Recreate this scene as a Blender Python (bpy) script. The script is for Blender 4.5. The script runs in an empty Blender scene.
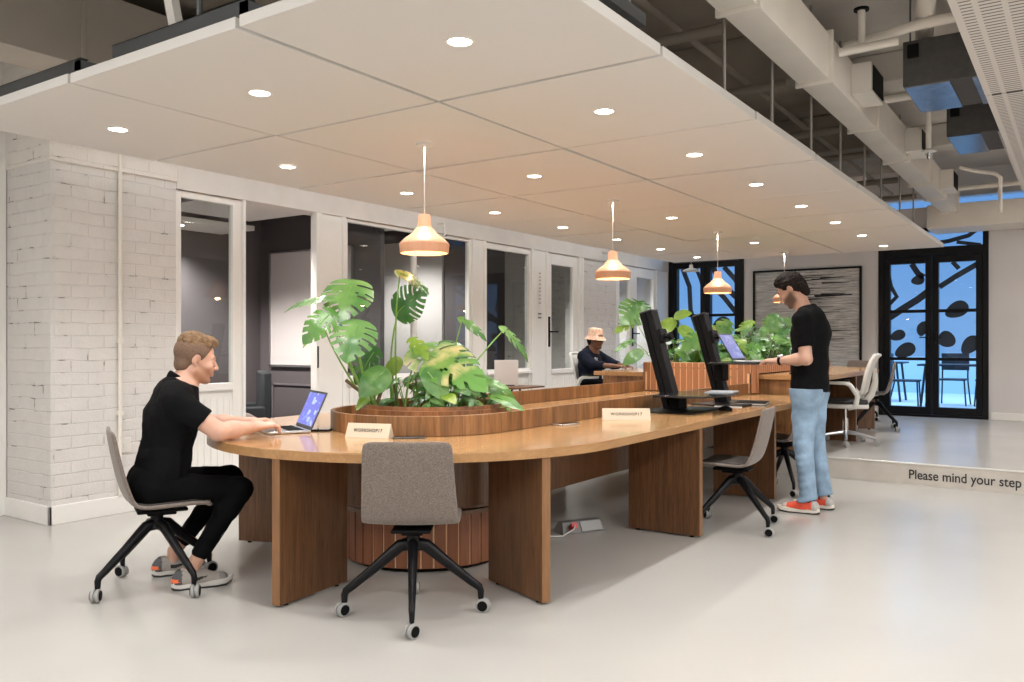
import bpy, bmesh, math, random
import numpy as np
from mathutils import Vector, Matrix, Euler
PI = math.pi
random.seed(7)
S = bpy.context.scene
C = S.collection

# ------------------------------------------------------------------ camera
HEAD = math.atan(573/838.0)                      # the camera looks left of +Y
cam_d = bpy.data.cameras.new('camera'); cam = bpy.data.objects.new('camera', cam_d); C.objects.link(cam)
cam.location = (0, 0, 1.25); cam.rotation_euler = (PI/2, 0, HEAD)
cam_d.sensor_width = 36; cam_d.lens = 838/1024*36; cam_d.shift_y = 2/1024; cam_d.clip_end = 200
S.camera = cam
S.view_settings.view_transform = 'Standard'; S.view_settings.look = 'None'
S.view_settings.gamma = 1; S.view_settings.use_curve_mapping = False
S.view_settings.exposure = 0.40

# ------------------------------------------------------------------ world: blue dusk
W = bpy.data.worlds.new('dusk'); S.world = W; W.use_nodes = True
wn = W.node_tree.nodes; wl = W.node_tree.links
bg = wn['Background']; tc = wn.new('ShaderNodeTexCoord'); sp = wn.new('ShaderNodeSeparateXYZ'); cr = wn.new('ShaderNodeValToRGB')
wl.new(tc.outputs['Generated'], sp.inputs[0]); wl.new(sp.outputs['Z'], cr.inputs[0]); wl.new(cr.outputs[0], bg.inputs[0])
cr.color_ramp.elements[0].position = 0.0; cr.color_ramp.elements[0].color = (.17, .36, .66, 1)
cr.color_ramp.elements[1].position = .5; cr.color_ramp.elements[1].color = (.08, .2, .52, 1)
bg.inputs[1].default_value = 0.9

# ------------------------------------------------------------------ large soft fill lights added over the aisle, by the partition and behind the camera
def area(name, loc, size, sy, power, col=(1, .985, .965), rot=(0, 0, 0)):
    l = bpy.data.lights.new(name, 'AREA'); l.shape = 'RECTANGLE'; l.size = size; l.size_y = sy
    l.energy = power; l.color = col
    o = bpy.data.objects.new(name, l); C.objects.link(o); o.location = loc; o.rotation_euler = rot
    return o
area('aisle_fill', (1.9, 3.2, 3.3), .9, 6.5, 260)  # unseen fill added to brighten the aisle floor and ducts
area('aisle_fill_rear', (.9, 10.6, 3.1), .8, 3.6, 55, (1, .92, .85))  # unseen fill added over the far part of the aisle
area('wall_fill', (-5.22, 5.6, 3.0), .22, 5.0, 16)  # this strip and the next are added fill for the partition side
area('wall_fill', (-5.22, 10.4, 3.0), .22, 4.0, 13)
area('behind_camera_fill', (-2.6, -1.0, 3.3), 5.0, 1.2, 170)  # unseen fill added behind the camera to lift the whole room

def spot(name, loc, power, col=(1, .985, .965), size=2.35, blend=.7, r=.045, group=None):
    l = bpy.data.lights.new(name, 'SPOT'); l.energy = power; l.color = col; l.spot_size = size; l.spot_blend = blend; l.shadow_soft_size = r
    o = bpy.data.objects.new(name, l); C.objects.link(o); o.location = loc
    return o

# ------------------------------------------------------------------ materials
MATS = {}
def nmat(name, color, rough=.6, metal=0, var=0.0, vscale=8, bump=0.0, bscale=60, spec=.5, coat=0, emit=None, est=1.0, sheen=0, trans=0):
    if name in MATS: return MATS[name]
    m = bpy.data.materials.new(name); m.use_nodes = True; N = m.node_tree.nodes; L = m.node_tree.links
    b = N['Principled BSDF']; b.inputs['Base Color'].default_value = (*color, 1)
    b.inputs['Roughness'].default_value = rough; b.inputs['Metallic'].default_value = metal
    b.inputs['Specular IOR Level'].default_value = spec; b.inputs['Coat Weight'].default_value = coat
    b.inputs['Sheen Weight'].default_value = sheen
    t = N.new('ShaderNodeTexCoord')
    if var > 0:
        n = N.new('ShaderNodeTexNoise'); n.inputs['Scale'].default_value = vscale; n.inputs['Detail'].default_value = 4
        L.new(t.outputs['Object'], n.inputs['Vector'])
        r = N.new('ShaderNodeValToRGB'); r.color_ramp.elements[0].position = .3; r.color_ramp.elements[1].position = .7
        r.color_ramp.elements[0].color = (*[c*(1-var) for c in color], 1); r.color_ramp.elements[1].color = (*[min(1, c*(1+var)) for c in color], 1)
        L.new(n.outputs['Fac'], r.inputs[0]); L.new(r.outputs[0], b.inputs['Base Color'])
    if bump > 0:
        n2 = N.new('ShaderNodeTexNoise'); n2.inputs['Scale'].default_value = bscale; n2.inputs['Detail'].default_value = 3
        L.new(t.outputs['Object'], n2.inputs['Vector'])
        bp = N.new('ShaderNodeBump'); bp.inputs['Strength'].default_value = bump; bp.inputs['Distance'].default_value = .01
        L.new(n2.outputs['Fac'], bp.inputs['Height']); L.new(bp.outputs[0], b.inputs['Normal'])
    if emit: b.inputs['Emission Color'].default_value = (*emit, 1); b.inputs['Emission Strength'].default_value = est
    MATS[name] = m; return m

def wood(name, c1, c2, axis='z', rough=.35, scale=14, plank=0.0, coat=0.0):
    """grain stretched along one axis of the object; plank > 0 adds a change of tone strip by strip"""
    m = bpy.data.materials.new(name); m.use_nodes = True; N = m.node_tree.nodes; L = m.node_tree.links
    b = N['Principled BSDF']; b.inputs['Roughness'].default_value = rough; b.inputs['Coat Weight'].default_value = coat; b.inputs['Coat Roughness'].default_value = .08
    t = N.new('ShaderNodeTexCoord'); mp = N.new('ShaderNodeMapping'); L.new(t.outputs['Object'], mp.inputs[0])
    s = [scale]*3; s['xyz'.index(axis)] = scale*.06; mp.inputs['Scale'].default_value = s
    n = N.new('ShaderNodeTexNoise'); n.inputs['Scale'].default_value = 2.2; n.inputs['Detail'].default_value = 7; n.inputs['Roughness'].default_value = .65; n.inputs['Distortion'].default_value = .6
    L.new(mp.outputs[0], n.inputs['Vector'])
    n3 = N.new('ShaderNodeTexNoise'); n3.inputs['Scale'].default_value = 12; n3.inputs['Detail'].default_value = 2; L.new(mp.outputs[0], n3.inputs['Vector'])
    mx = N.new('ShaderNodeMath'); mx.operation = 'MULTIPLY_ADD'; mx.inputs[1].default_value = .35; L.new(n3.outputs['Fac'], mx.inputs[0]); L.new(n.outputs['Fac'], mx.inputs[2])
    r = N.new('ShaderNodeValToRGB'); r.color_ramp.elements[0].position = .45; r.color_ramp.elements[1].position = .85
    r.color_ramp.elements[0].color = (*c1, 1); r.color_ramp.elements[1].color = (*c2, 1); L.new(mx.outputs[0], r.inputs[0])
    out = r.outputs[0]
    if plank > 0:
        mp2 = N.new('ShaderNodeMapping'); L.new(t.outputs['Object'], mp2.inputs[0]); s2 = [9.0]*3; s2['xyz'.index(axis)] = .15; mp2.inputs['Scale'].default_value = s2
        v = N.new('ShaderNodeTexVoronoi'); v.inputs['Scale'].default_value = 1.2; L.new(mp2.outputs[0], v.inputs['Vector'])
        hs = N.new('ShaderNodeHueSaturation'); ml = N.new('ShaderNodeMath'); ml.operation = 'MULTIPLY_ADD'; ml.inputs[1].default_value = plank; ml.inputs[2].default_value = 1-plank/2
        sx = N.new('ShaderNodeSeparateColor'); L.new(v.outputs['Color'], sx.inputs[0]); L.new(sx.outputs[0], ml.inputs[0]); L.new(ml.outputs[0], hs.inputs['Value']); L.new(out, hs.inputs['Color']); out = hs.outputs[0]
    L.new(out, b.inputs['Base Color'])
    MATS[name] = m; return m

def brick_mat(name, c_brick, c_mortar, u='y', dark=(.12, .1, .08)):
    m = bpy.data.materials.new(name); m.use_nodes = True; N = m.node_tree.nodes; L = m.node_tree.links
    b = N['Principled BSDF']; b.inputs['Roughness'].default_value = .75
    t = N.new('ShaderNodeTexCoord'); s = N.new('ShaderNodeSeparateXYZ'); L.new(t.outputs['Object'], s.inputs[0])
    dn = N.new('ShaderNodeTexNoise'); dn.inputs['Scale'].default_value = 3; L.new(t.outputs['Object'], dn.inputs['Vector'])
    c = N.new('ShaderNodeCombineXYZ')
    ad = N.new('ShaderNodeMath'); ad.operation = 'ADD'; L.new(s.outputs['X'], ad.inputs[0]); L.new(s.outputs['Y'], ad.inputs[1])
    zz = N.new('ShaderNodeMath'); zz.operation = 'MULTIPLY_ADD'; zz.inputs[1].default_value = .035; L.new(dn.outputs['Fac'], zz.inputs[0]); L.new(s.outputs['Z'], zz.inputs[2])
    L.new(ad.outputs[0], c.inputs[0]); L.new(zz.outputs[0], c.inputs[1])
    br = N.new('ShaderNodeTexBrick'); br.inputs['Scale'].default_value = 1; br.inputs['Brick Width'].default_value = .24; br.inputs['Row Height'].default_value = .088
    br.inputs['Mortar Size'].default_value = .006; br.inputs['Mortar Smooth'].default_value = .6; L.new(c.outputs[0], br.inputs['Vector'])
    n = N.new('ShaderNodeTexNoise'); n.inputs['Scale'].default_value = 9; n.inputs['Detail'].default_value = 5; L.new(t.outputs['Object'], n.inputs['Vector'])
    n2 = N.new('ShaderNodeTexNoise'); n2.inputs['Scale'].default_value = 60; n2.inputs['Detail'].default_value = 4; L.new(t.outputs['Object'], n2.inputs['Vector'])
    base = N.new('ShaderNodeMix'); base.data_type = 'RGBA'; base.inputs[6].default_value = (*c_brick, 1); base.inputs[7].default_value = (*[x*.86 for x in c_brick], 1); L.new(n.outputs['Fac'], base.inputs[0])
    # open cracks only where mortar and a noise patch coincide
    gt = N.new('ShaderNodeValToRGB'); gt.color_ramp.elements[0].position = .58; gt.color_ramp.elements[1].position = .70; L.new(n.outputs['Fac'], gt.inputs[0])
    ml = N.new('ShaderNodeMath'); ml.operation = 'MULTIPLY'; L.new(br.outputs['Fac'], ml.inputs[0]); L.new(gt.outputs[0], ml.inputs[1])
    mx = N.new('ShaderNodeMix'); mx.data_type = 'RGBA'; L.new(ml.outputs[0], mx.inputs[0]); L.new(base.outputs[2], mx.inputs[6]); mx.inputs[7].default_value = (*dark, 1)
    L.new(mx.outputs[2], b.inputs['Base Color'])
    h = N.new('ShaderNodeMath'); h.operation = 'MULTIPLY_ADD'; h.inputs[1].default_value = -.8; L.new(br.outputs['Fac'], h.inputs[0])
    h2 = N.new('ShaderNodeMath'); h2.operation = 'MULTIPLY_ADD'; h2.inputs[1].default_value = .5; L.new(n2.outputs['Fac'], h2.inputs[0]); L.new(n.outputs['Fac'], h2.inputs[2]); L.new(h2.outputs[0], h.inputs[2])
    bp = N.new('ShaderNodeBump'); bp.inputs['Strength'].default_value = .55; bp.inputs['Distance'].default_value = .012; L.new(h.outputs[0], bp.inputs['Height']); L.new(bp.outputs[0], b.inputs['Normal'])
    MATS[name] = m; return m

def glass_mat(name, tint=(1, 1, 1), ior=1.5):
    m = bpy.data.materials.new(name); m.use_nodes = True; N = m.node_tree.nodes; L = m.node_tree.links
    N.remove(N['Principled BSDF']); o = N['Material Output']
    tr = N.new('ShaderNodeBsdfTransparent'); tr.inputs[0].default_value = (*tint, 1); g = N.new('ShaderNodeBsdfGlossy'); g.inputs['Roughness'].default_value = .01
    lw = N.new('ShaderNodeFresnel'); lw.inputs['IOR'].default_value = ior
    mx = N.new('ShaderNodeMixShader'); ge = N.new('ShaderNodeNewGeometry'); iv = N.new('ShaderNodeMath'); iv.operation = 'SUBTRACT'; iv.inputs[0].default_value = 1; L.new(ge.outputs['Backfacing'], iv.inputs[1]); ml = N.new('ShaderNodeMath'); ml.operation = 'MULTIPLY'; L.new(iv.outputs[0], ml.inputs[0]); L.new(lw.outputs[0], ml.inputs[1]); L.new(ml.outputs[0], mx.inputs[0]); L.new(tr.outputs[0], mx.inputs[1]); L.new(g.outputs[0], mx.inputs[2]); L.new(mx.outputs[0], o.inputs[0])
    MATS[name] = m; return m

def emis(name, col, st):
    m = bpy.data.materials.new(name); m.use_nodes = True; N = m.node_tree.nodes; L = m.node_tree.links
    N.remove(N['Principled BSDF']); e = N.new('ShaderNodeEmission'); e.inputs[0].default_value = (*col, 1); e.inputs[1].default_value = st
    L.new(e.outputs[0], N['Material Output'].inputs[0]); MATS[name] = m; return m

def floor_mat():
    m = bpy.data.materials.new('poured floor'); m.use_nodes = True; N = m.node_tree.nodes; L = m.node_tree.links
    b = N['Principled BSDF']; t = N.new('ShaderNodeTexCoord')
    n = N.new('ShaderNodeTexNoise'); n.inputs['Scale'].default_value = .6; n.inputs['Detail'].default_value = 3; n.inputs['Distortion'].default_value = .3; L.new(t.outputs['Object'], n.inputs['Vector'])
    r = N.new('ShaderNodeValToRGB'); r.color_ramp.elements[0].position = .3; r.color_ramp.elements[1].position = .7
    r.color_ramp.elements[0].color = (.455, .44, .415, 1); r.color_ramp.elements[1].color = (.495, .48, .45, 1); L.new(n.outputs['Fac'], r.inputs[0]); L.new(r.outputs[0], b.inputs['Base Color'])
    r2 = N.new('ShaderNodeMapRange'); r2.inputs['To Min'].default_value = .17; r2.inputs['To Max'].default_value = .27
    n2 = N.new('ShaderNodeTexNoise'); n2.inputs['Scale'].default_value = 1.6; n2.inputs['Detail'].default_value = 2; L.new(t.outputs['Object'], n2.inputs['Vector']); L.new(n2.outputs['Fac'], r2.inputs[0]); L.new(r2.outputs[0], b.inputs['Roughness'])
    bp = N.new('ShaderNodeBump'); bp.inputs['Strength'].default_value = .06; bp.inputs['Distance'].default_value = .02
    L.new(n2.outputs['Fac'], bp.inputs['Height']); L.new(bp.outputs[0], b.inputs['Normal'])
    return m
M_floor = floor_mat()
M_white = nmat('painted wall', (.74, .71, .67), .6, var=.03, vscale=3, bump=.05, bscale=90)
M_grey = nmat('grey painted wall', (.66, .635, .63), .65, var=.03, vscale=2)
M_frame = nmat('white painted timber', (.82, .80, .77), .4, var=.03, vscale=2)
M_fascia_shade = nmat('shaded fascia paint', (.66, .63, .6), .55, var=.05, vscale=4, bump=.1, bscale=20)  # darker than the frames: the shade on the fascia is put into its colour
M_brick = brick_mat('painted brick', (.70, .67, .645), (.5, .46, .42))
M_brick_lit = brick_mat('painted brick lit tone', (.8, .76, .71), (.5, .46, .42))  # same brick as the pier, with the light on the beam put into the colour
M_panel = nmat('ceiling panel felt', (.655, .635, .61), .85, bump=.05, bscale=300)
M_slab = nmat('raw concrete', (.3, .265, .22), .85, var=.25, vscale=1.5, bump=.2, bscale=12)
M_slab2 = nmat('painted concrete', (.6, .56, .51), .8, var=.12, vscale=1.5, bump=.1, bscale=12)
M_duct = nmat('painted duct', (.76, .71, .64), .5, var=.04, vscale=3)
M_galv = nmat('galvanised steel', (.3, .31, .33), .25, 1, var=.2, vscale=12)
M_dgrey = nmat('dark insulation', (.055, .052, .05), .7, var=.15, vscale=20)
M_steel = nmat('grey steel channel', (.1, .105, .11), .45, .7)
M_rod = nmat('dull rod', (.3, .28, .25), .55, .3)
M_black = nmat('black powder coat', (.005, .005, .006), .4, spec=.2)
M_blackp = nmat('black plastic', (.004, .004, .0045), .6, spec=.12)
M_rubber = nmat('rubber', (.012, .012, .012), .7)
M_cast = nmat('caster ring grey', (.3, .3, .29), .5)
M_chrome = nmat('chrome', (.7, .7, .7), .15, 1)
M_alu = nmat('aluminium', (.55, .55, .56), .32, .9)
M_wp = nmat('white plastic', (.68, .66, .62), .4)
M_top = wood('oiled table top', (.38, .19, .072), (.56, .33, .15), 'y', .2, 7, .12, .35)
M_edge = wood('table edge', (.32, .16, .06), (.45, .25, .105), 'y', .35, 10)
M_wal = wood('walnut panel', (.065, .027, .010), (.18, .08, .031), 'z', .35, 22)
M_up = wood('upstand veneer', (.12, .05, .018), (.30, .145, .056), 'z', .35, 16, .5)
M_slat = wood('terracotta slats', (.32, .135, .058), (.42, .185, .085), 'z', .5, 14)
M_slatd = wood('dark slats', (.16, .055, .024), (.24, .085, .036), 'z', .5, 14)
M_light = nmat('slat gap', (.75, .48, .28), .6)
M_plant = wood('planter walnut', (.13, .05, .02), (.33, .14, .055), 'z', .35, 14, .4, .1)
M_soil = nmat('soil', (.03, .018, .01), .95, var=.5, vscale=40, bump=1, bscale=50)
M_glass = glass_mat('window glass', (.9, .93, .93), 1.62)
M_glassd = glass_mat('door glass', (.92, .96, 1), 1.45)
M_lamp = emis('downlight lens', (1, .93, .82), 16)
M_bulb = emis('pendant bulb', (1, .72, .42), 9)
M_terra = wood('pendant timber', (.70, .34, .2), (.76, .41, .25), 'z', .45, 20)
M_terrai = nmat('pendant inside', (.8, .5, .3), .6)
M_cream = nmat('card cream', (.58, .47, .35), .6)
M_ink = nmat('black ink', (.015, .015, .015), .6)
M_paper = nmat('paper', (.75, .73, .7), .6)

def fabric_mat():
    m = bpy.data.materials.new('woven grey fabric'); m.use_nodes = True; N = m.node_tree.nodes; L = m.node_tree.links
    b = N['Principled BSDF']; b.inputs['Roughness'].default_value = .9; b.inputs['Sheen Weight'].default_value = .2
    t = N.new('ShaderNodeTexCoord'); outs = []
    for s in ((520, 520, 120), (120, 120, 520)):
        mp = N.new('ShaderNodeMapping'); mp.inputs['Scale'].default_value = s; L.new(t.outputs['Object'], mp.inputs[0])
        n = N.new('ShaderNodeTexNoise'); n.inputs['Scale'].default_value = 1; n.inputs['Detail'].default_value = 2; L.new(mp.outputs[0], n.inputs['Vector']); outs.append(n)
    a = N.new('ShaderNodeMath'); a.operation = 'ADD'; L.new(outs[0].outputs['Fac'], a.inputs[0]); L.new(outs[1].outputs['Fac'], a.inputs[1])
    r = N.new('ShaderNodeValToRGB'); r.color_ramp.elements[0].position = .8/2; r.color_ramp.elements[1].position = 1.2/2
    h = N.new('ShaderNodeMath'); h.operation = 'MULTIPLY'; h.inputs[1].default_value = .5; L.new(a.outputs[0], h.inputs[0]); L.new(h.outputs[0], r.inputs[0])
    r.color_ramp.elements[0].color = (.10, .078, .066, 1); r.color_ramp.elements[1].color = (.24, .195, .165, 1); L.new(r.outputs[0], b.inputs['Base Color'])
    bp = N.new('ShaderNodeBump'); bp.inputs['Strength'].default_value = .3; bp.inputs['Distance'].default_value = .002; L.new(h.outputs[0], bp.inputs['Height']); L.new(bp.outputs[0], b.inputs['Normal'])
    return m
M_fab = fabric_mat()

# ------------------------------------------------------------------ mesh helpers
class MB:
    def __init__(s): s.v = []; s.f = []
    def add(s, v, f):
        o = len(s.v); s.v += [tuple(p) for p in v]; s.f += [tuple(i+o for i in q) for q in f]; return s
    def box(s, x0, x1, y0, y1, z0, z1, mat=None):
        v = [(x0,y0,z0),(x1,y0,z0),(x1,y1,z0),(x0,y1,z0),(x0,y0,z1),(x1,y0,z1),(x1,y1,z1),(x0,y1,z1)]
        if mat is not None: v = [tuple(mat @ Vector(p)) for p in v]
        return s.add(v, [(0,3,2,1),(4,5,6,7),(0,1,5,4),(1,2,6,5),(2,3,7,6),(3,0,4,7)])
    def prism(s, poly, z0, z1, mat=None):
        n = len(poly); v = [(x, y, z0) for x, y in poly]+[(x, y, z1) for x, y in poly]
        if mat is not None: v = [tuple(mat @ Vector(p)) for p in v]
        return s.add(v, [tuple(range(n))[::-1], tuple(range(n, 2*n))]+[(i, (i+1) % n, (i+1) % n+n, i+n) for i in range(n)])
    def lathe(s, prof, n=32, mat=None, cap=False):
        v = []; f = []
        for i in range(n):
            a = 2*PI*i/n
            for r, z in prof: v.append((r*math.cos(a), r*math.sin(a), z))
        k = len(prof)
        for i in range(n):
            j = (i+1) % n
            for q in range(k-1): f.append((i*k+q, j*k+q, j*k+q+1, i*k+q+1))
        if cap:
            f.append(tuple(i*k for i in range(n))[::-1]); f.append(tuple(i*k+k-1 for i in range(n)))
        if mat is not None: v = [tuple(mat @ Vector(p)) for p in v]
        return s.add(v, f)
    def tube(s, pts, r, n=10, sq=1.0):
        pts = [Vector(p) for p in pts]; rs = r if isinstance(r, (list, tuple)) else [r]*len(pts)
        v = []; f = []; up = None
        for i, p in enumerate(pts):
            t = (pts[min(i+1, len(pts)-1)]-pts[max(i-1, 0)]).normalized()
            if up is None: up = Vector((0, 0, 1)) if abs(t.z) < .9 else Vector((1, 0, 0))
            a = t.cross(up).normalized(); b = a.cross(t).normalized(); up = b
            for k in range(n):
                an = 2*PI*k/n; v.append(tuple(p+a*math.cos(an)*rs[i]+b*math.sin(an)*rs[i]*sq))
        for i in range(len(pts)-1):
            for k in range(n):
                k2 = (k+1) % n; f.append((i*n+k, i*n+k2, (i+1)*n+k2, (i+1)*n+k))
        f.append(tuple(range(n))[::-1]); f.append(tuple((len(pts)-1)*n+k for k in range(n)))
        return s.add(v, f)
    def disc(s, c, r, z, n=24):
        return s.add([(c[0]+r*math.cos(2*PI*i/n), c[1]+r*math.sin(2*PI*i/n), z) for i in range(n)], [tuple(range(n))])

def mesh_from(name, v, f, mat, angle=35):
    me = bpy.data.meshes.new(name); me.from_pydata(v, [], f); me.update()
    for m in (mat if isinstance(mat, (list, tuple)) else [mat]): me.materials.append(m)
    bm = bmesh.new(); bm.from_mesh(me); bmesh.ops.recalc_face_normals(bm, faces=bm.faces); bm.to_mesh(me); bm.free()
    me.polygons.foreach_set('use_smooth', [True]*len(me.polygons)); me.set_sharp_from_angle(angle=math.radians(angle))
    return me
def obj(name, mb, mat, parent=None, bevel=0, loc=None, rotz=0, angle=35, solid=0):
    me = mesh_from(name, mb.v, mb.f, mat, angle); o = bpy.data.objects.new(name, me); C.objects.link(o)
    if parent is not None: o.parent = parent
    if loc: o.location = loc
    if rotz: o.rotation_euler = (0, 0, rotz)
    if solid:
        m = o.modifiers.new('solid', 'SOLIDIFY'); m.thickness = solid; m.offset = 0
    if bevel:
        m = o.modifiers.new('bevel', 'BEVEL'); m.width = bevel; m.segments = 2; m.limit_method = 'ANGLE'; m.angle_limit = math.radians(40)
        m.harden_normals = False
    return o
def tag(o, label, cat, group=None, kind=None):
    if label: o['label'] = label
    if cat: o['category'] = cat
    if group: o['group'] = group
    if kind: o['kind'] = kind
    return o
def thing(name, label, cat, loc=(0, 0, 0), rotz=0, group=None):
    o = bpy.data.objects.new(name, None); C.objects.link(o); o.empty_display_size = .1
    o.location = loc; o.rotation_euler = (0, 0, rotz); return tag(o, label, cat, group)
def struct(name, mb, mat, parent=None, bevel=0, **k):
    o = obj(name, mb, mat, parent, bevel, **k)
    if parent is None: o['kind'] = 'structure'
    return o
def sthing(name, loc=(0, 0, 0)):
    o = bpy.data.objects.new(name, None); C.objects.link(o); o.location = loc; o['kind'] = 'structure'; return o
def dup(root, loc, rotz, label, group=None):
    r = root.copy(); C.objects.link(r); r.location = loc; r.rotation_euler = (0, 0, rotz); r['label'] = label
    if group: r['group'] = group
    def rec(a, b):
        for ch in a.children:
            c = ch.copy(); C.objects.link(c); c.parent = b; rec(ch, c)
    rec(root, r)
    return r
def text_mesh(name, body, size, mat, parent=None, loc=(0, 0, 0), rot=(PI/2, 0, 0), width=None, ext=.0008, space=1.0, bold=0):
    cu = bpy.data.curves.new(name, 'FONT'); cu.body = body; cu.size = size; cu.extrude = ext; cu.align_x = 'CENTER'; cu.align_y = 'CENTER'; cu.space_character = space; cu.offset = size*bold
    t = bpy.data.objects.new(name+'_c', cu); C.objects.link(t)
    dg = bpy.context.evaluated_depsgraph_get(); me = bpy.data.meshes.new_from_object(t.evaluated_get(dg)); bpy.data.objects.remove(t)
    me.materials.clear(); me.materials.append(mat)
    if width:
        xs = [v.co.x for v in me.vertices]; k = width/(max(xs)-min(xs))
        for v in me.vertices: v.co.x *= k
    o = bpy.data.objects.new(name, me); C.objects.link(o); o.location = loc; o.rotation_euler = rot
    if parent is not None: o.parent = parent
    return o
FW = Vector((-math.sin(HEAD), math.cos(HEAD), 0)); RT = Vector((math.cos(HEAD), math.sin(HEAD), 0))
def at(px, py, d):
    return FW*d+RT*((px-512)*d/838)+Vector((0, 0, 1.25+(343-py)*d/838))
# ================================================================== the setting
ST = .19; STY = 8.1; BY = 13.3; WX = -5.86
struct('floor', MB().box(-10.5, 4.2, -3.2, STY, -.1, 0), M_floor)
M_step = nmat('step riser', (.5, .46, .41), .5, var=.08, vscale=6)
fl2 = struct('floor', MB().box(WX-4.6, 4.2, STY, BY, -.1, ST), M_floor)
struct('trim_1', MB().box(-5.86, 4.2, STY-.006, STY-.001, 0, ST-.012), M_step)
struct('trim_2', MB().box(-5.86, 4.2, STY-.012, STY+.03, ST-.012, ST+.004), nmat('step nosing', (.7, .68, .64), .25, .3), bevel=.003)
tx = text_mesh('step_lettering', 'Please mind your step', .115, M_ink, None, (-.86, STY-.0075, .088), (PI/2, 0, 0), .85, bold=.012)
tag(tx, 'black lettering on the riser of the step reading Please mind your step', 'lettering')
SL = 3.75
struct('ceiling', MB().box(-10.5, 4.2, -3.2, BY+.2, SL, SL+.2), M_slab)
struct('ceiling', MB().box(-1.75, 4.2, 2.0, BY, SL-.05, SL-.001), M_slab2)
for i, y in enumerate((1.1, 3.9, 6.7, 9.5)):
    struct('trim_%d' % (3+i), MB().box(-5.6, -1.78, y, y+.35, SL-.42, SL-.002), M_slab, bevel=.01)
    struct('trim_%d' % (7+i), MB().box(-1.76, 4.2, y+.9, y+1.25, SL-.3, SL-.052), M_slab2, bevel=.01)
struct('wall_right', MB().box(4.2, 4.4, -3.2, BY+.2, -.1, SL), M_white)
struct('wall_front', MB().box(-10.5, 4.4, -3.4, -3.2, -.1, SL), M_white)
# --- back wall around the two glazed doors; clerestory strip above
D1 = (-5.96+.1, -4.55, ST, 3.05); D2 = (-2.52, -1.1, ST, 2.9)
CL = (3.2, 3.32)
m = MB(); m.box(D1[1], D2[0], BY, BY+.22, ST-.2, CL[0]); m.box(D2[1], 4.2, BY, BY+.22, ST-.2, CL[0])
m.box(D2[0], D2[1], BY, BY+.22, D2[3], CL[0]); m.box(D1[0], D1[1], BY, BY+.22, D1[3], CL[0]); m.box(WX-4.6, 4.2, BY, BY+.22, CL[1], SL)
m.box(-2.6, -2.52, BY, BY+.22, CL[0], CL[1]); m.box(.6, 4.2, BY, BY+.22, CL[0], CL[1]); m.box(WX-4.6, WX, BY, BY+.22, ST-.2, CL[0])
struct('wall_back', m, M_grey)
m = MB()
for x in (-5.8, -4.75, -3.7, -2.6, -1.55, -.5, .55): m.box(x, x+.05, BY+.03, BY+.1, CL[0], CL[1])
w = sthing('window_1'); obj('window_frame', m, M_black, w); obj('pane', MB().box(WX, .6, BY+.06, BY+.066, CL[0], CL[1]), M_glassd, w)
struct('baseboard_back', MB().box(D2[1]+.03, 4.2, BY-.02, BY, ST, ST+.1).box(D1[1]+.03, D2[0]-.03, BY-.02, BY, ST, ST+.1), M_frame, bevel=.004)
struct('trim_11', MB().box(-1.78, 4.2, 12.6, BY-.001, 2.8, 3.12), M_duct, bevel=.01)      # bulkhead before the glazed door

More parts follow.
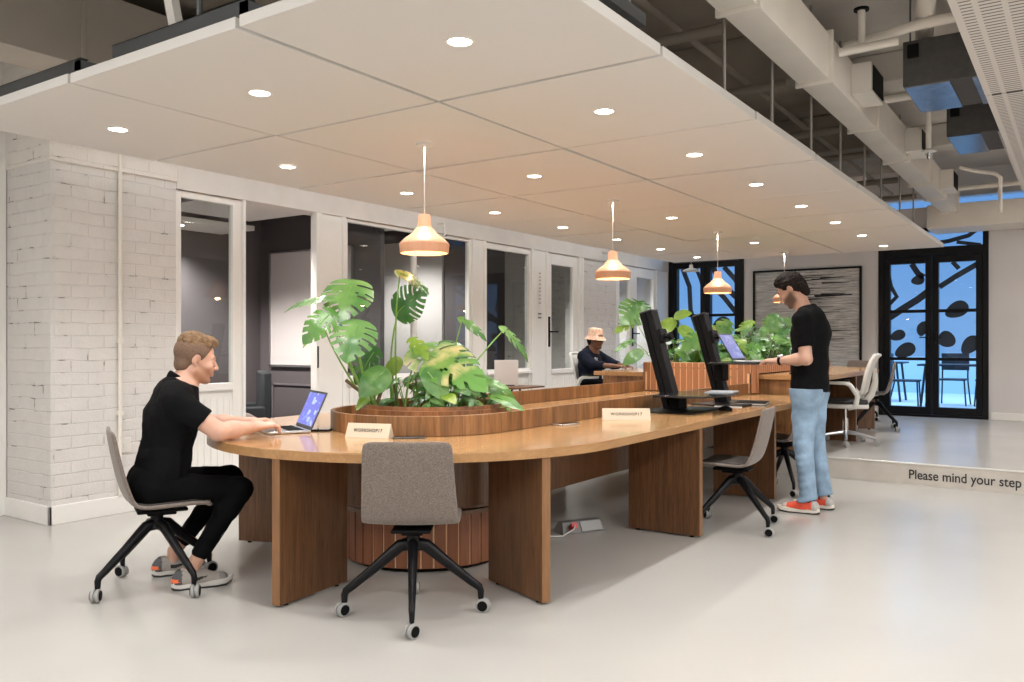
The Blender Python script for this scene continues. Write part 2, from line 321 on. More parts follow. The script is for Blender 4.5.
def double_door(name, x0, x1, z0, z1, hdr, bars, decals, hz):
    w = sthing(name)
    fw = .07; y0, y1 = BY-.03, BY+.12
    m = MB(); m.box(x0, x0+fw, y0, y1, z0, z1); m.box(x1-fw, x1, y0, y1, z0, z1); m.box(x0+fw, x1-fw, y0, y1, z1-.05, z1)
    m.box(x0+fw, x1-fw, y0, y1, hdr-.02, hdr+.1); m.box(x0+fw, x1-fw, y0, y1, z0, z0+.03)
    obj('door_frame', m, M_black, w, .003)
    xm = (x0+x1)/2
    for a, b, sg in ((x0+fw, xm, 1), (xm, x1-fw, -1)):
        m = MB(); st = .085; m.box(a+.004, a+st, y0+.02, y1-.02, z0+.035, hdr-.025); m.box(b-st, b-.004, y0+.02, y1-.02, z0+.035, hdr-.025)
        m.box(a+st, b-st, y0+.02, y1-.02, hdr-.12, hdr-.025); m.box(a+st, b-st, y0+.02, y1-.02, z0+.035, z0+.14)
        for z in bars: m.box(a+st, b-st, y0+.03, y1-.03, z-.022, z+.022)
        lf = obj('door_leaf', m, M_black, w, .002)
        obj('pane', MB().box(a+st, b-st, BY+.04, BY+.046, z0+.14, hdr-.12), M_glassd, lf)
        hx = b-st/2 if sg == 1 else a+st/2
        h = MB(); h.box(hx-.015, hx+.015, y0+.002, y0+.02, hz-.09, hz+.09); h.tube([(hx, y0, hz), (hx, y0-.045, hz), (hx-sg*.11, y0-.05, hz)], .009, 8)
        obj('door_handle', h, M_black, lf)
    obj('transom_pane', MB().box(x0+fw, x1-fw, BY+.04, BY+.046, hdr+.1, z1-.05), M_glassd, w)
    # printed artwork on the glass: soft dark shapes
    d = MB()
    for sh in decals:
        if sh[0] == 'e':
            _, cx, cz, a, b, an = sh; n = 22
            pl = [(cx+a*math.cos(t)*math.cos(an)-b*math.sin(t)*(1+.2*math.cos(t))*math.sin(an), cz+a*math.cos(t)*math.sin(an)+b*math.sin(t)*(1+.2*math.cos(t))*math.cos(an)) for t in [2*PI*i/n for i in range(n)]]
        else:
            pts, wd = sh[1], sh[2]; L_ = []; R_ = []
            for i, (x, z) in enumerate(pts):
                p0 = pts[max(i-1, 0)]; p1 = pts[min(i+1, len(pts)-1)]; tx_, tz_ = p1[0]-p0[0], p1[1]-p0[1]; l = math.hypot(tx_, tz_); nx, nz = -tz_/l*wd/2, tx_/l*wd/2
                L_.append((x+nx, z+nz)); R_.append((x-nx, z-nz))
            for i in range(len(pts)-1):
                q = [L_[i], L_[i+1], R_[i+1], R_[i]]; d.add([(x, BY+.038, z) for x, z in q]+[(x, BY+.0395, z) for x, z in q], [(0, 1, 2, 3), (4, 5, 6, 7), (0, 1, 5, 4), (2, 3, 7, 6)])
            continue
        n = len(pl); d.add([(x, BY+.038, z) for x, z in pl]+[(x, BY+.0395, z) for x, z in pl], [tuple(range(n)), tuple(range(n, 2*n))]+[(i, (i+1) % n, (i+1) % n+n, i+n) for i in range(n)])
    obj('glass_print', d, nmat('glass print', (.02, .035, .06), .6), w)
double_door('door_1', D2[0], D2[1], ST, D2[3], 2.52, (1.71, 1.02), [
    ('e', -2.27, 1.36, .11, .075, .4), ('e', -2.17, 1.14, .15, .10, .5), ('e', -1.945, 1.46, .07, .11, -.3), ('e', -1.5, 1.72, .16, .11, .5), ('e', -1.63, 1.3, .11, .12, .6), ('e', -1.33, 1.22, .15, .10, .9),
    ('s', [(-2.42, 1.6), (-2.2, 1.75), (-2.0, 1.88), (-1.85, 2.0)], .1), ('s', [(-1.72, 2.05), (-1.5, 2.2), (-1.2, 2.38)], .075), ('s', [(-2.4, 2.28), (-2.36, 2.08), (-2.28, 1.93), (-2.42, 1.78)], .06),
    ('s', [(-2.08, 2.4), (-2.0, 2.26), (-1.92, 2.2)], .08), ('e', -2.0, 2.16, .09, .07, .2), ('s', [(-1.55, 2.4), (-1.47, 2.3)], .06),
    ('s', [(-1.95, 2.66), (-1.6, 2.7), (-1.35, 2.76), (-1.25, 2.84)], .06), ('s', [(-1.5, 2.68), (-1.3, 2.64), (-1.2, 2.62)], .05)], 1.33)
double_door('door_2', D1[0], D1[1], ST, D1[3], 2.62, (1.71, 1.02), [
    ('s', [(-5.62, 2.5), (-5.5, 2.2), (-5.48, 1.8), (-5.36, 1.45)], .08), ('s', [(-5.4, 2.55), (-5.3, 2.3), (-5.22, 2.0)], .06), ('s', [(-5.1, 2.52), (-4.95, 2.25), (-4.7, 2.0)], .09), ('s', [(-4.9, 2.5), (-4.72, 2.3), (-4.66, 2.2)], .08),
    ('s', [(-5.1, 2.2), (-4.9, 2.0), (-4.7, 1.75)], .08), ('e', -4.95, 1.5, .2, .15, .8), ('e', -5.5, 1.15, .16, .1, .4), ('s', [(-5.1, 1.3), (-4.9, .8), (-4.75, .5)], .06)], 1.33)

# --- left wall: painted brick pier, then timber and glass partitions
PX = -6.5
struct('wall_left', MB().box(PX-.2, PX, -3.2, 2.96, 0, SL), M_frame)
struct('trim_12', MB().box(PX, PX+.03, 2.5, 2.62, 0, 3.0).box(PX, PX+.03, 2.82, 2.955, 0, 3.0).box(PX, PX+.03, 2.62, 2.82, .85, .95).box(PX, PX+.015, 2.62, 2.82, 0, .1), M_frame, bevel=.004)
struct('wall_left', MB().box(PX-.2, WX, 2.96, 3.92, 0, 2.507), M_brick)
struct('trim_13', MB().box(PX-.2, WX+.02, 2.945, 3.92, 2.507, SL), M_brick_lit, bevel=.006)
struct('baseboard_left', MB().box(WX, WX+.022, 2.938, 3.92, 0, .13).box(PX, WX+.022, 2.938, 2.96, 0, .13), M_frame, bevel=.004)
struct('trim_14', MB().box(WX-.2, WX+.012, 3.92, BY, 2.455, SL), M_fascia_shade, bevel=.004)
cd = obj('conduit_pipe', MB().tube([(WX+.02, 3.45, 0.13), (WX+.02, 3.45, 3.07)], .014, 10).box(WX, WX+.035, 3.43, 3.47, 1.25, 1.28).box(WX, WX+.035, 3.43, 3.47, .72, .75), M_duct)
tag(cd, 'thin cream conduit pipe running up the painted brick pier', 'pipe')
so = thing('wall_socket', 'white double wall socket low on the brick pier behind the seated man', 'socket', (WX, 3.45, .5))
obj('socket_plate', MB().box(0, .012, -.06, .09, -.06, .05), M_wp, so, .004); obj('socket_hole', MB().box(.0125, .014, -.03, -.01, -.02, .01), M_wp, so); obj('socket_hole', MB().box(.0125, .014, .03, .05, -.02, .01), M_wp, so)

def post(y0, y1, z0=0, z1=2.455, n=None, groove=True):
    m = MB().box(WX-.1, WX, y0, y1, z0, z1)
    if groove and y1-y0 > .1: m.box(WX, WX+.012, y0+.0, y0+.045, z0, z1).box(WX, WX+.012, y1-.045, y1, z0, z1)
    return m
tn = [15]
def trim(mb, mat=M_frame, bevel=.003):
    o = struct('trim_%d' % tn[0], mb, mat, bevel=bevel); tn[0] += 1; return o
def glazed(name, y0, y1, zb, zt, f0, f1, mull=(), rail=.06, panel=True, kind='window', floor=0, handle=None):
    """timber frame from f0 to f1, panes between, beaded panel beneath"""
    w = sthing(name); m = MB()
    m.box(WX-.07, WX-.012, f0, y0, floor, 2.45); m.box(WX-.07, WX-.012, y1, f1, floor, 2.45); m.box(WX-.07, WX-.012, y0, y1, zt, 2.45); m.box(WX-.07, WX-.005, y0, y1, zb-rail, zb)
    for q in mull: m.box(WX-.065, WX-.015, q-.025, q+.025, zb, zt)
    obj('window_frame' if kind == 'window' else 'door_frame', m, M_frame, w, .003)
    obj('pane', MB().box(WX-.045, WX-.039, y0, y1, zb, zt), M_glass, w)
    pm = MB().box(WX-.055, WX-.03, y0, y1, floor, zb-rail); n = max(2, int((y1-y0)/.06))
    for i in range(n+1):
        yy = y0+(y1-y0)*i/n; pm.box(WX-.03, WX-.024, yy-.022, yy+.022, floor+.14, zb-rail-.06)
    pm.box(WX-.03, WX-.015, y0, y1, floor, floor+.12)
    obj('lower_panel', pm, M_frame, w, .002)
    if kind == 'window': obj('window_sill', MB().box(WX-.012, WX+.03, y0-.03, y1+.03, zb-rail, zb-rail+.03), M_frame, w, .003)
    if handle:
        hy, hz = handle; h = MB().box(WX-.012, WX+.004, hy-.018, hy+.018, hz-.2, hz+.2); h.tube([(WX, hy, hz), (WX+.05, hy, hz), (WX+.055, hy+.13, hz)], .01, 8)
        obj('door_handle', h, M_black, w)
    return w
glazed('door_3', 3.975, 4.46, .92, 2.4, 3.92, 4.55, kind='door')
# open doorway 4.60-5.34 with its jambs
trim(MB().box(WX-.04, WX+.01, 4.551, 4.575, 0, 2.455).box(WX-.04, WX+.01, 5.365, 5.39, 0, 2.455))
trim(post(5.391, 5.74))
glazed('window_2', 5.78, 7.71, .93, 2.42, 5.741, 7.75, (6.77,))
trim(post(7.751, 8.02))
glazed('window_3', 8.06, 8.97, .93, 2.38, 8.021, 9.01, floor=ST)
pp = trim(post(9.011, 9.40, ST))
dd = glazed('door_4', 9.52, 10.1, .9, 2.3, 9.401, 10.22, kind='door', floor=ST, handle=(9.45, 1.4))
trim(post(10.221, 10.36, ST))
struct('wall_left', MB().box(WX-.3, WX-.02, 10.361, 11.38, 0, 2.455), M_brick)
glazed('door_5', 11.5, 11.85, .9, 2.3, 11.381, 11.98, kind='door', floor=ST, handle=(11.93, 1.4))
glazed('window_4', 12.1, 12.72, .9, 2.3, 11.981, 12.8, floor=ST)
trim(post(12.801, BY-.04, ST))
m = MB(); rl = random.Random(4)
for i in range(9):
    zc = 2.16-i*.048
    for q in range(3): o_ = rl.uniform(-.012, .008); m.box(WX+.0125, WX+.0135, 9.19-.02, 9.19+.02, zc-.004+o_, zc+.002+o_) if q == 1 else m.box(WX+.0125, WX+.0135, 9.19-.02+q*.018, 9.19-.014+q*.018, zc-.016, zc+.012)
m.box(WX+.0125, WX+.0135, 9.15, 9.23, 1.62, 1.64).box(WX+.0125, WX+.0135, 9.15, 9.23, 1.57, 1.59)
tx2 = obj('door_lettering', m, nmat('grey lettering', (.2, .19, .18), .6)); tag(tx2, 'small faint grey vertical lettering on the white post beside the handled door', 'lettering')
tx3 = text_mesh('room_number_lettering', '10', .055, nmat('grey lettering', (.2, .19, .18), .6), None, (WX+.003, 5.56, 1.66), (PI/2, 0, PI/2))
tag(tx3, 'small grey room number 10 on the white pier behind the tall monstera', 'lettering')
nt = obj('door_notice', MB().box(WX+.001, WX+.004, 5.66, 5.73, 1.38, 1.52), nmat('blue notice', (.03, .12, .55), .5)); tag(nt, 'small blue notice on the white pier, half hidden by monstera leaves', 'notice')
lk = obj('latch_plate', MB().box(WX+.011, WX+.016, 5.37, 5.385, 1.02, 1.22), M_blackp); tag(lk, 'dark metal latch plate on the jamb of the open doorway', 'latch')

# --- meeting rooms behind the partition
M_room = nmat('dark room paint', (.11, .095, .1), .7); M_roomf = nmat('dark carpet', (.05, .035, .035), .95, var=.3, vscale=30)
struct('wall_room', MB().box(-8.0, -7.8, 3.9, BY, 0, SL), M_room)
struct('wall_room', MB().box(-7.8, WX-.1, 3.75, 3.91, 0, SL), M_room)
struct('wall_room', MB().box(-7.8, WX-.075, 6.3, 6.36, 0, SL), M_room)
struct('wall_room', MB().box(-7.8, WX-.101, 7.88, 7.93, 0, SL), M_room)
struct('wall_room', MB().box(-7.8, WX-.101, 11.2, 11.35, 0, 3.0), M_brick)
struct('floor_room', MB().box(-7.8, WX-.1, 3.91, 7.88, .001, .012), M_roomf)
struct('ceiling_room', MB().box(-7.8, WX-.21, 3.91, 13.2, 3.1, 3.2), M_dgrey)
M_board = nmat('pale board', (.62, .58, .57), .5)
wb = thing('whiteboard', 'large pale whiteboard on the dark wall seen through the open doorway', 'whiteboard', (-7.58, 6.299, 0))
obj('board', MB().box(0, 1.25, -.03, 0, 1.01, 2.25), M_board, wb)
obj('board_frame', MB().box(-.02, 1.27, -.04, -.001, .985, 1.01).box(-.02, 1.27, -.04, -.001, 2.25, 2.27).box(-.025, 0, -.04, -.001, .985, 2.27).box(1.25, 1.27, -.04, -.001, .985, 2.27), M_alu, wb)
pnl = obj('wall_panel_moulding', MB().box(-7.58, -6.2, 6.28, 6.299, .78, .8).box(-7.58, -6.2, 6.28, 6.299, .3, .32).box(-7.58, -7.56, 6.28, 6.299, .3, .8).box(-6.22, -6.2, 6.28, 6.299, .3, .8), nmat('moulding dark', (.16, .14, .15), .5)); tag(pnl, 'rectangular dark moulding on the meeting room wall under the whiteboard', 'moulding')
wb2 = obj('wall_board', MB().box(-7.5, -6.38, 7.84, 7.879, .3, 2.5), M_board, None, .004); tag(wb2, 'tall pale board on the end wall seen through the wide window behind the plants', 'whiteboard')
def room_panel(x0, x1, y0, y1, z, lab):
    t = thing('ceiling_panel', lab, 'ceiling panel', ((x0+x1)/2, (y0+y1)/2, z), 0, 'ceiling panels in the meeting rooms')
    a, b = (x1-x0)/2, (y1-y0)/2
    obj('panel', MB().box(-a, a, -b, b, 0, .05), M_panel, t, .003)
    obj('downlight_lens', MB().disc((0, 0), .05, -.004), M_lamp, t)
    spot('room_spot', ((x0+x1)/2, (y0+y1)/2, z-.03), 150, (1, .95, .9))
room_panel(-7.1, -6.1, 4.5, 5.6, 2.5, 'white floating panel just inside the open doorway')
room_panel(-7.7, -7.15, 4.3, 5.7, 2.42, 'white floating panel deep inside the room of the open doorway')
room_panel(-7.2, -6.2, 6.6, 7.5, 2.6, 'white floating panel behind the wide window')
room_panel(-7.2, -6.2, 8.4, 9.5, 2.6, 'white floating panel behind the narrow window')
room_panel(-7.2, -6.2, 11.8, 12.7, 2.6, 'white floating panel in the far small room')
ac = thing('lounge_chair', 'dark lounge chair just inside the open doorway', 'chair', (-7.25, 5.5, .012), -.6)
obj('seat', MB().box(-.3, .3, -.3, .3, .18, .42), nmat('dark upholstery', (.02, .024, .028), .8), ac, .03); obj('backrest', MB().box(-.34, .34, .26, .36, .18, .95), MATS['dark upholstery'], ac, .03)
obj('armrest', MB().box(-.38, -.3, -.3, .3, .1, .6), MATS['dark upholstery'], ac, .02); obj('armrest', MB().box(.3, .38, -.3, .3, .1, .6), MATS['dark upholstery'], ac, .02)
for sx in (-.28, .28):
    for sy in (-.26, .28): obj('leg', MB().tube([(sx, sy, 0), (sx, sy, .18)], .014, 8), M_black, ac)

tb = thing('tub_chair', 'pale pinkish tub chair just inside the open doorway, its curved back showing past the post', 'chair', (-6.42, 4.78, .012), 2.4)
M_tub = nmat('pale tub fabric', (.46, .38, .35), .85); m = MB(); v = []; nn = 20
for i in range(nn+1):
    a = PI*.12+PI*1.76*i/nn; h = .44+.22*max(0, -math.cos(a))**.6 if math.cos(a) < 0 else .44
    for r, z in ((.30, .16), (.33, h), (.27, h), (.25, .16)): v.append((r*math.cos(a), r*math.sin(a), z))
m.add(v, [(i*4+q, i*4+(q+1) % 4, (i+1)*4+(q+1) % 4, (i+1)*4+q) for i in range(nn) for q in range(4)]+[(0, 1, 2, 3), (nn*4+3, nn*4+2, nn*4+1, nn*4)])
obj('backrest', m, M_tub, tb, .01); obj('seat', MB().lathe([(0, .2), (.24, .2), (.25, .3), (.24, .4), (0, .42)], 24), M_tub, tb)
for q in (.8, 2.4, 3.9, 5.5): obj('leg', MB().tube([(.22*math.cos(q), .22*math.sin(q), 0), (.2*math.cos(q), .2*math.sin(q), .2)], .014, 8), M_wal, tb)
# --- outside the glazed doors: terrace, parapet, tables and chairs
struct('terrace_floor', MB().box(-12, 8, BY+.22, 22, ST-.15, ST-.02), nmat('terrace paving', (.7, .74, .78), .5))
par = struct('terrace_parapet', MB().box(-12, 8, 20.0, 20.2, 0, .95), nmat('terrace wall', (.45, .6, .68), .7))
area('terrace_fill', (-3.5, 17.0, 4.2), 9, 4, 500, (.45, .72, 1))  # added blue fill that brightens the terrace paving
M_out = nmat('outdoor dark metal', (.02, .025, .035), .5)
def out_table(x, y, lab):
    t = thing('patio_table', lab, 'table', (x, y, ST-.02), 0, 'patio tables outside the glazed door')
    obj('tabletop', MB().box(-.55, .55, -.35, .35, .7, .73), M_out, t, .004)
    for sx in (-.48, .48):
        for sy in (-.3, .3): obj('leg', MB().tube([(sx*1.05, sy, 0), (sx*.9, sy*.9, .7)], .02, 8), M_out, t)
def out_chair(x, y, r, lab):
    t = thing('patio_chair', lab, 'chair', (x, y, ST-.02), r, 'patio chairs outside the glazed door')
    obj('seat', MB().box(-.22, .22, -.22, .22, .43, .46), M_out, t, .01); obj('backrest', MB().box(-.22, .22, -.25, -.22, .6, .9), M_out, t, .01)
    for sx in (-.2, .2):
        obj('leg', MB().tube([(sx*1.15, .2, 0), (sx, .18, .43)], .013, 8), M_out, t); obj('leg', MB().tube([(sx*1.15, -.3, 0), (sx, -.2, .43), (sx, -.24, .9)], .013, 8), M_out, t)
out_table(-1.75, 15.6, 'dark patio table outside the right half of the glazed door'); out_table(-3.3, 17.0, 'dark patio table farther out, left of the other')
for q in ((-2.5, 15.5, -1.5, 'dark patio chair at the left end of the near patio table'), (-1.9, 16.4, 3.1, 'dark patio chair on the far side of the near patio table'), (-1.3, 16.4, 3.0, 'second dark patio chair on the far side of the near patio table'), (-3.0, 14.9, .6, 'dark patio chair closest to the left leaf of the glazed door'), (-3.6, 17.9, 3.0, 'dark patio chair behind the far patio table')): out_chair(*q)

# ================================================================== ceiling panels with downlights
PXs = [-1.444-1.212*i for i in range(4)]; PYs = [2.024+1.212*k for k in range(9)]; PZ = 2.45; G = .024
col = ['aisle-side', 'middle', 'wall-side']; nth = ['nearest', 'second', 'third', 'fourth', 'fifth', 'sixth', 'seventh', 'farthest']
p0 = None
for i in range(3):
    for k in range(8):
        cx, cy = (PXs[i]+PXs[i+1])/2, (PYs[k]+PYs[k+1])/2; a = 1.212/2-G/2
        dz = random.uniform(-.003, .003)
        lab = '%s square white ceiling panel of the %s row' % (nth[k], col[i])
        if p0 is None:
            m = MB().box(-a, a, -a, a, 0, .045)
            p0 = tag(obj('ceiling_panel', m, M_panel, None, .003), lab, 'ceiling panel', 'square panels of the floating ceiling'); o = p0
        else:
            o = p0.copy(); C.objects.link(o); o['label'] = lab
        o.location = (cx, cy, PZ+dz)
        ll = '%s round downlight of the %s row in the floating ceiling' % (nth[k], col[i])
        if i == 0 and k == 0:
            d0 = thing('downlight', ll, 'light', (cx, cy, PZ), 0, 'downlights in the floating ceiling')
            obj('trim_ring', MB().lathe([(.046, -.001), (.049, -.006), (.058, -.005), (.06, 0.0)], 32), nmat('trim ring', (.75, .72, .68), .4), d0)
            obj('lens', MB().disc((0, 0), .047, -.004), M_lamp, d0)
        else:
            dup(d0, (cx, cy, PZ), 0, ll)
        spot('downlight_spot', (cx, cy, PZ-.03), 36)
# suspension: steel channels over the near edge, rods at the aisle edge
for i in range(3):
    x0, x1 = PXs[i+1]+.25, PXs[i]-.02
    m = MB().box(x0, x1, 2.1, 2.104, PZ+.07, PZ+.14).box(x0, x1, 2.1, 2.14, PZ+.136, PZ+.14).box(x0, x1, 2.1, 2.14, PZ+.07, PZ+.074).box(x1-.05, x1, 2.1, 3.1, PZ+.08, PZ+.13)
    tag(obj('steel_channel', m, M_steel), ['grey steel channel on top of the nearest aisle-side panel', 'grey steel channel on top of the nearest middle panel, in full view', 'grey steel channel on top of the nearest wall-side panel, left edge of the photo'][i], 'channel', 'steel channels over the ceiling panels')
for j, y in enumerate((3.3, 4.47, 5.32, 6.24, 7.12, 8.02, 8.77, 9.77, 10.63)):
    tag(obj('suspension_rod', MB().tube([(-1.64, y, PZ+.045), (-1.64, y, SL)], .009, 8), M_rod), '%s grey suspension rod along the aisle edge of the ceiling panels' % ['nearest', 'second', 'third', 'fourth', 'fifth', 'sixth', 'seventh', 'eighth', 'farthest'][j], 'rod', 'suspension rods along the aisle edge')
tag(obj('suspension_strut', MB().box(-3.3, -3.25, 2.12, 2.16, 2.55, 3.75, Matrix.Translation((-3.27, 2.2, 2.6)) @ Matrix.Rotation(-.28, 4, 'Y') @ Matrix.Translation((3.27, -2.14, -2.6))), M_wp), 'pale slanting strut rising from the nearest steel channel', 'strut')
tag(obj('suspension_rod', MB().tube([(-3.05, 2.15, PZ+.13), (-3.05, 2.15, SL)], .012, 8), M_steel), 'grey upright rod beside the pale slanting strut', 'rod')
cb = obj('loose_cable', MB().tube([(-1.7, 3.1, SL), (-1.66, 3.05, 3.2), (-1.6, 3.1, 2.8), (-1.62, 3.2, 2.5)], .003, 6), M_wp); tag(cb, 'thin loose cable dropping to the aisle edge of the panels', 'cable')
# box duct by the brick pier, and the long white duct by the aisle
bd = obj('boxed_duct', MB().box(-5.83, -5.45, -1.0, 12.0, 3.08, 3.6).box(-5.83, -5.44, 1.9, 1.93, 3.07, 3.61).box(-5.83, -5.44, 2.95, 2.98, 3.07, 3.61).box(-5.85, -5.44, 4.2, 4.23, 3.07, 3.61), nmat('duct grey', (.45, .41, .36), .6, var=.06, vscale=2), None, .004); tag(bd, 'wide grey boxed duct with seams above the brick pier', 'duct')
dt = thing('air_duct', 'long cream rectangular duct with flanges beside the floating ceiling', 'duct', (-1.51, 0, 3.0))
obj('duct_body', MB().box(-.09, .11, 1.2, 12.59, 0, .3), M_duct, dt, .003)
for y in (2.8, 4.29, 5.78, 7.28, 8.75, 10.15, 11.3, 12.5): obj('flange', MB().box(-.11, .135, y-.015, y+.015, -.025, .325), M_duct, dt, .002)
for y in (6.4, 8.6, 10.9):
    b = obj('duct_outlet', MB().box(.11, .25, y, y+.42, .05, .27), M_duct, dt, .004)
    obj('grille', MB().box(.2505, .256, y+.03, y+.39, .07, .25), M_blackp, b)
# dark air handling units
def ahu(loc, sx, sy, sz, lab):
    t = thing('air_handling_unit', lab, 'air unit', loc, 0, 'air handling units above the aisle')
    obj('casing', MB().box(0, sx, 0, sy, .004, sz), M_dgrey, t, .004)
    obj('bottom_sheet', MB().box(.01, sx*.3, .01, sy-.01, -.006, .003), M_galv, t); obj('bottom_sheet', MB().box(sx*.44, sx-.01, .01, sy-.01, -.006, .003), M_galv, t)
    obj('switch_box', MB().box(.03, .1, -.02, -.001, sz-.12, sz-.03), M_blackp, t)
    obj('pipe_stub', MB().tube([(sx*.8, -.05, .1), (sx*.8, -.001, .1)], .05, 14), M_duct, t)
    for a, b in ((.04, .04), (sx-.04, .04), (.04, sy-.04), (sx-.04, sy-.04)): obj('hanger_rod', MB().tube([(a, b, sz), (a, b, SL-.05-loc[2])], .006, 6), M_steel, t)
ahu((-1.03, 6.25, 3.0), .95, .75, .31, 'near dark grey air handling unit with shiny underside')
ahu((-.97, 7.95, 3.0), .85, .8, .28, 'far dark grey air handling unit with shiny underside')
# perforated trays at the upper right
def perf_mat():
    m = bpy.data.materials.new('perforated metal'); m.use_nodes = True; N = m.node_tree.nodes; L = m.node_tree.links; b = N['Principled BSDF']; b.inputs['Roughness'].default_value = .5
    t = N.new('ShaderNodeTexCoord'); s = N.new('ShaderNodeSeparateXYZ'); L.new(t.outputs['Object'], s.inputs[0])
    def per(out, period, duty):
        a = N.new('ShaderNodeMath'); a.operation = 'DIVIDE'; a.inputs[1].default_value = period; L.new(out, a.inputs[0])
        f = N.new('ShaderNodeMath'); f.operation = 'FRACT'; L.new(a.outputs[0], f.inputs[0])
        g = N.new('ShaderNodeMath'); g.operation = 'LESS_THAN'; g.inputs[1].default_value = duty; L.new(f.outputs[0], g.inputs[0]); return g.outputs[0]
    a = per(s.outputs['Y'], .042, .3); c = per(s.outputs['X'], .11, .78)
    e = N.new('ShaderNodeMath'); e.operation = 'MULTIPLY'; L.new(a, e.inputs[0]); L.new(c, e.inputs[1])
    g = N.new('ShaderNodeMath'); g.operation = 'GREATER_THAN'; g.inputs[1].default_value = .035; L.new(s.outputs['X'], g.inputs[0])
    h = N.new('ShaderNodeMath'); h.operation = 'MULTIPLY'; L.new(e.outputs[0], h.inputs[0]); L.new(g.outputs[0], h.inputs[1])
    mx = N.new('ShaderNodeMix'); mx.data_type = 'RGBA'; mx.inputs[6].default_value = (.58, .54, .5, 1); mx.inputs[7].default_value = (.07, .06, .055, 1); L.new(h.outputs[0], mx.inputs[0]); L.new(mx.outputs[2], b.inputs['Base Color']); return m
M_perf = perf_mat()
for y0, y1, lab in ((3.4, 5.81, 'near perforated white metal ceiling tray, upper right corner'), (5.83, 9.35, 'far perforated white metal ceiling tray, beyond the seam')):
    tag(obj('perforated_tray', MB().box(0, 1.3, 0, y1-y0, 0, .05), M_perf, None, .003, (-.5, y0, 2.75)), lab, 'ceiling tray', 'perforated ceiling trays')
# pipes
def pipe(lab, pts, r, name='ceiling_pipe', mat=None): tag(obj(name, MB().tube(pts, r, 12), mat or M_duct, None), lab, 'pipe')
pipe('thick cream pipe ahead of the near air unit', [(-.62, 4.6, 3.52), (-.95, 6.6, 3.42)], .06)
pipe('thick cream pipe running past the far air unit', [(-.62, 8.6, 3.25), (-.62, 12.59, 3.25)], .06)
pipe('cream cross pipe between duct and near air unit, upper of the pair', [(-1.38, 6.1, 3.3), (-.9, 6.1, 3.36), (.5, 6.1, 3.36)], .035)
pipe('cream cross pipe between duct and near air unit, lower of the pair', [(-1.38, 5.95, 3.22), (-1.02, 6.02, 3.25)], .03)
pipe('cream cross pipe before the far air unit', [(-1.39, 7.6, 3.3), (.5, 7.6, 3.3)], .035)
pipe('thin cream pipe dropping with an elbow near the bulkhead', [(-1.02, 9.3, 2.98), (-.9, 9.35, 2.94), (-.72, 9.4, 2.9), (-.68, 9.4, 2.86), (-.68, 9.4, 2.52)], .018)
pipe('cream pipe crossing above the aisle before the bulkhead', [(-1.39, 11.9, 3.2), (2.5, 11.9, 3.2)], .03)
pipe('long thin grey pipe above the panels near the rods', [(-2.2, 2.3, 3.3), (-2.2, 12.5, 3.3)], .025, mat=M_slab)
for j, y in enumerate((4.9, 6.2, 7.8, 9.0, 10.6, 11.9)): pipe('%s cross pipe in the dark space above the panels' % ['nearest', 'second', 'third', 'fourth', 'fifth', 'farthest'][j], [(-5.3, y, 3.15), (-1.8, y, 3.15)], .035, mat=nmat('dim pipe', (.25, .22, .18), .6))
sk = thing('sprinkler', 'white sprinkler head on a drop pipe under the far air unit', 'sprinkler', (-1.08, 7.75, 2.84))
obj('drop_pipe', MB().tube([(0, 0, .03), (0, 0, .86)], .022, 12), M_duct, sk); obj('deflector', MB().lathe([(.0, .03), (.02, .035), (.06, .012), (.06, .006), (0, .0)], 20), M_wp, sk); obj('nozzle', MB().tube([(0, 0, -.05), (0, 0, 0)], .012, 8), M_chrome, sk)
vv = thing('pipe_valve', 'cream pipe stub with a small dark valve wheel under the slab', 'valve', (-1.25, 6.02, 3.3))
obj('stub', MB().tube([(0, 0, -.04), (0, 0, .2)], .025, 10), M_duct, vv); obj('valve_wheel', MB().lathe([(0, .2), (.05, .2), (.05, .215), (0, .215)], 14), M_blackp, vv)
for lab, (x, y, z) in (('small sprinkler hanging before the right end of the back wall', (-.62, 12.1, 2.66)), ('small sprinkler under the fascia above the wide window', (WX+.12, 7.1, 2.42)), ('small sprinkler near the fascia above the brick section', (WX+.12, 10.9, 2.44))):
    s_ = thing('sprinkler', lab, 'sprinkler', (x, y, z), 0, 'small sprinklers')
    obj('drop_pipe', MB().tube([(0, 0, 0), (0, 0, .12 if x < -1 else .14)], .012, 8), M_wp, s_); obj('deflector', MB().lathe([(0, -.0), (.03, -.003), (.03, -.008), (0, -.008)], 14), M_chrome, s_)
    if x < -1: obj('wall_arm', MB().tube([(0, 0, .12), (-.11, 0, .13)], .012, 8), M_wp, s_)

# ================================================================== pendants
def pendant_proto(loc, lab):
    t = thing('pendant_lamp', lab, 'pendant lamp', loc, 0, 'pendant lamps with wooden shades')
    obj('canopy', MB().lathe([(0, 0), (.05, 0), (.05, -.022), (0, -.022)], 24), M_wp, t)
    obj('cord', MB().tube([(0, 0, -.02), (0, 0, -.48)], .003, 6), M_wp, t)
    DZ = .028
    out = [(.034, -.46), (.036, -.465), (.043, -.53), (.05, -.545), (.062, -.552), (.066, -.56), (.078, -.575), (.12, -.605), (.146, -.632), (.15, -.64), (.145, -.688), (.14, -.692)]
    inn = [(.14, -.692), (.141, -.645), (.115, -.612), (.06, -.575), (.02, -.56), (.0, -.56)]
    MZ = Matrix.Translation((0, 0, DZ)); obj('lamp_shade', MB().lathe([(.004, -.46)]+out, 40, MZ), M_terra, t); obj('shade_lining', MB().lathe(inn, 40, MZ), M_terrai, t)
    obj('bulb', MB().lathe([(0, -.57), (.02, -.58), (.035, -.615), (.025, -.65), (0, -.66)], 20, MZ), M_bulb, t)
    return t
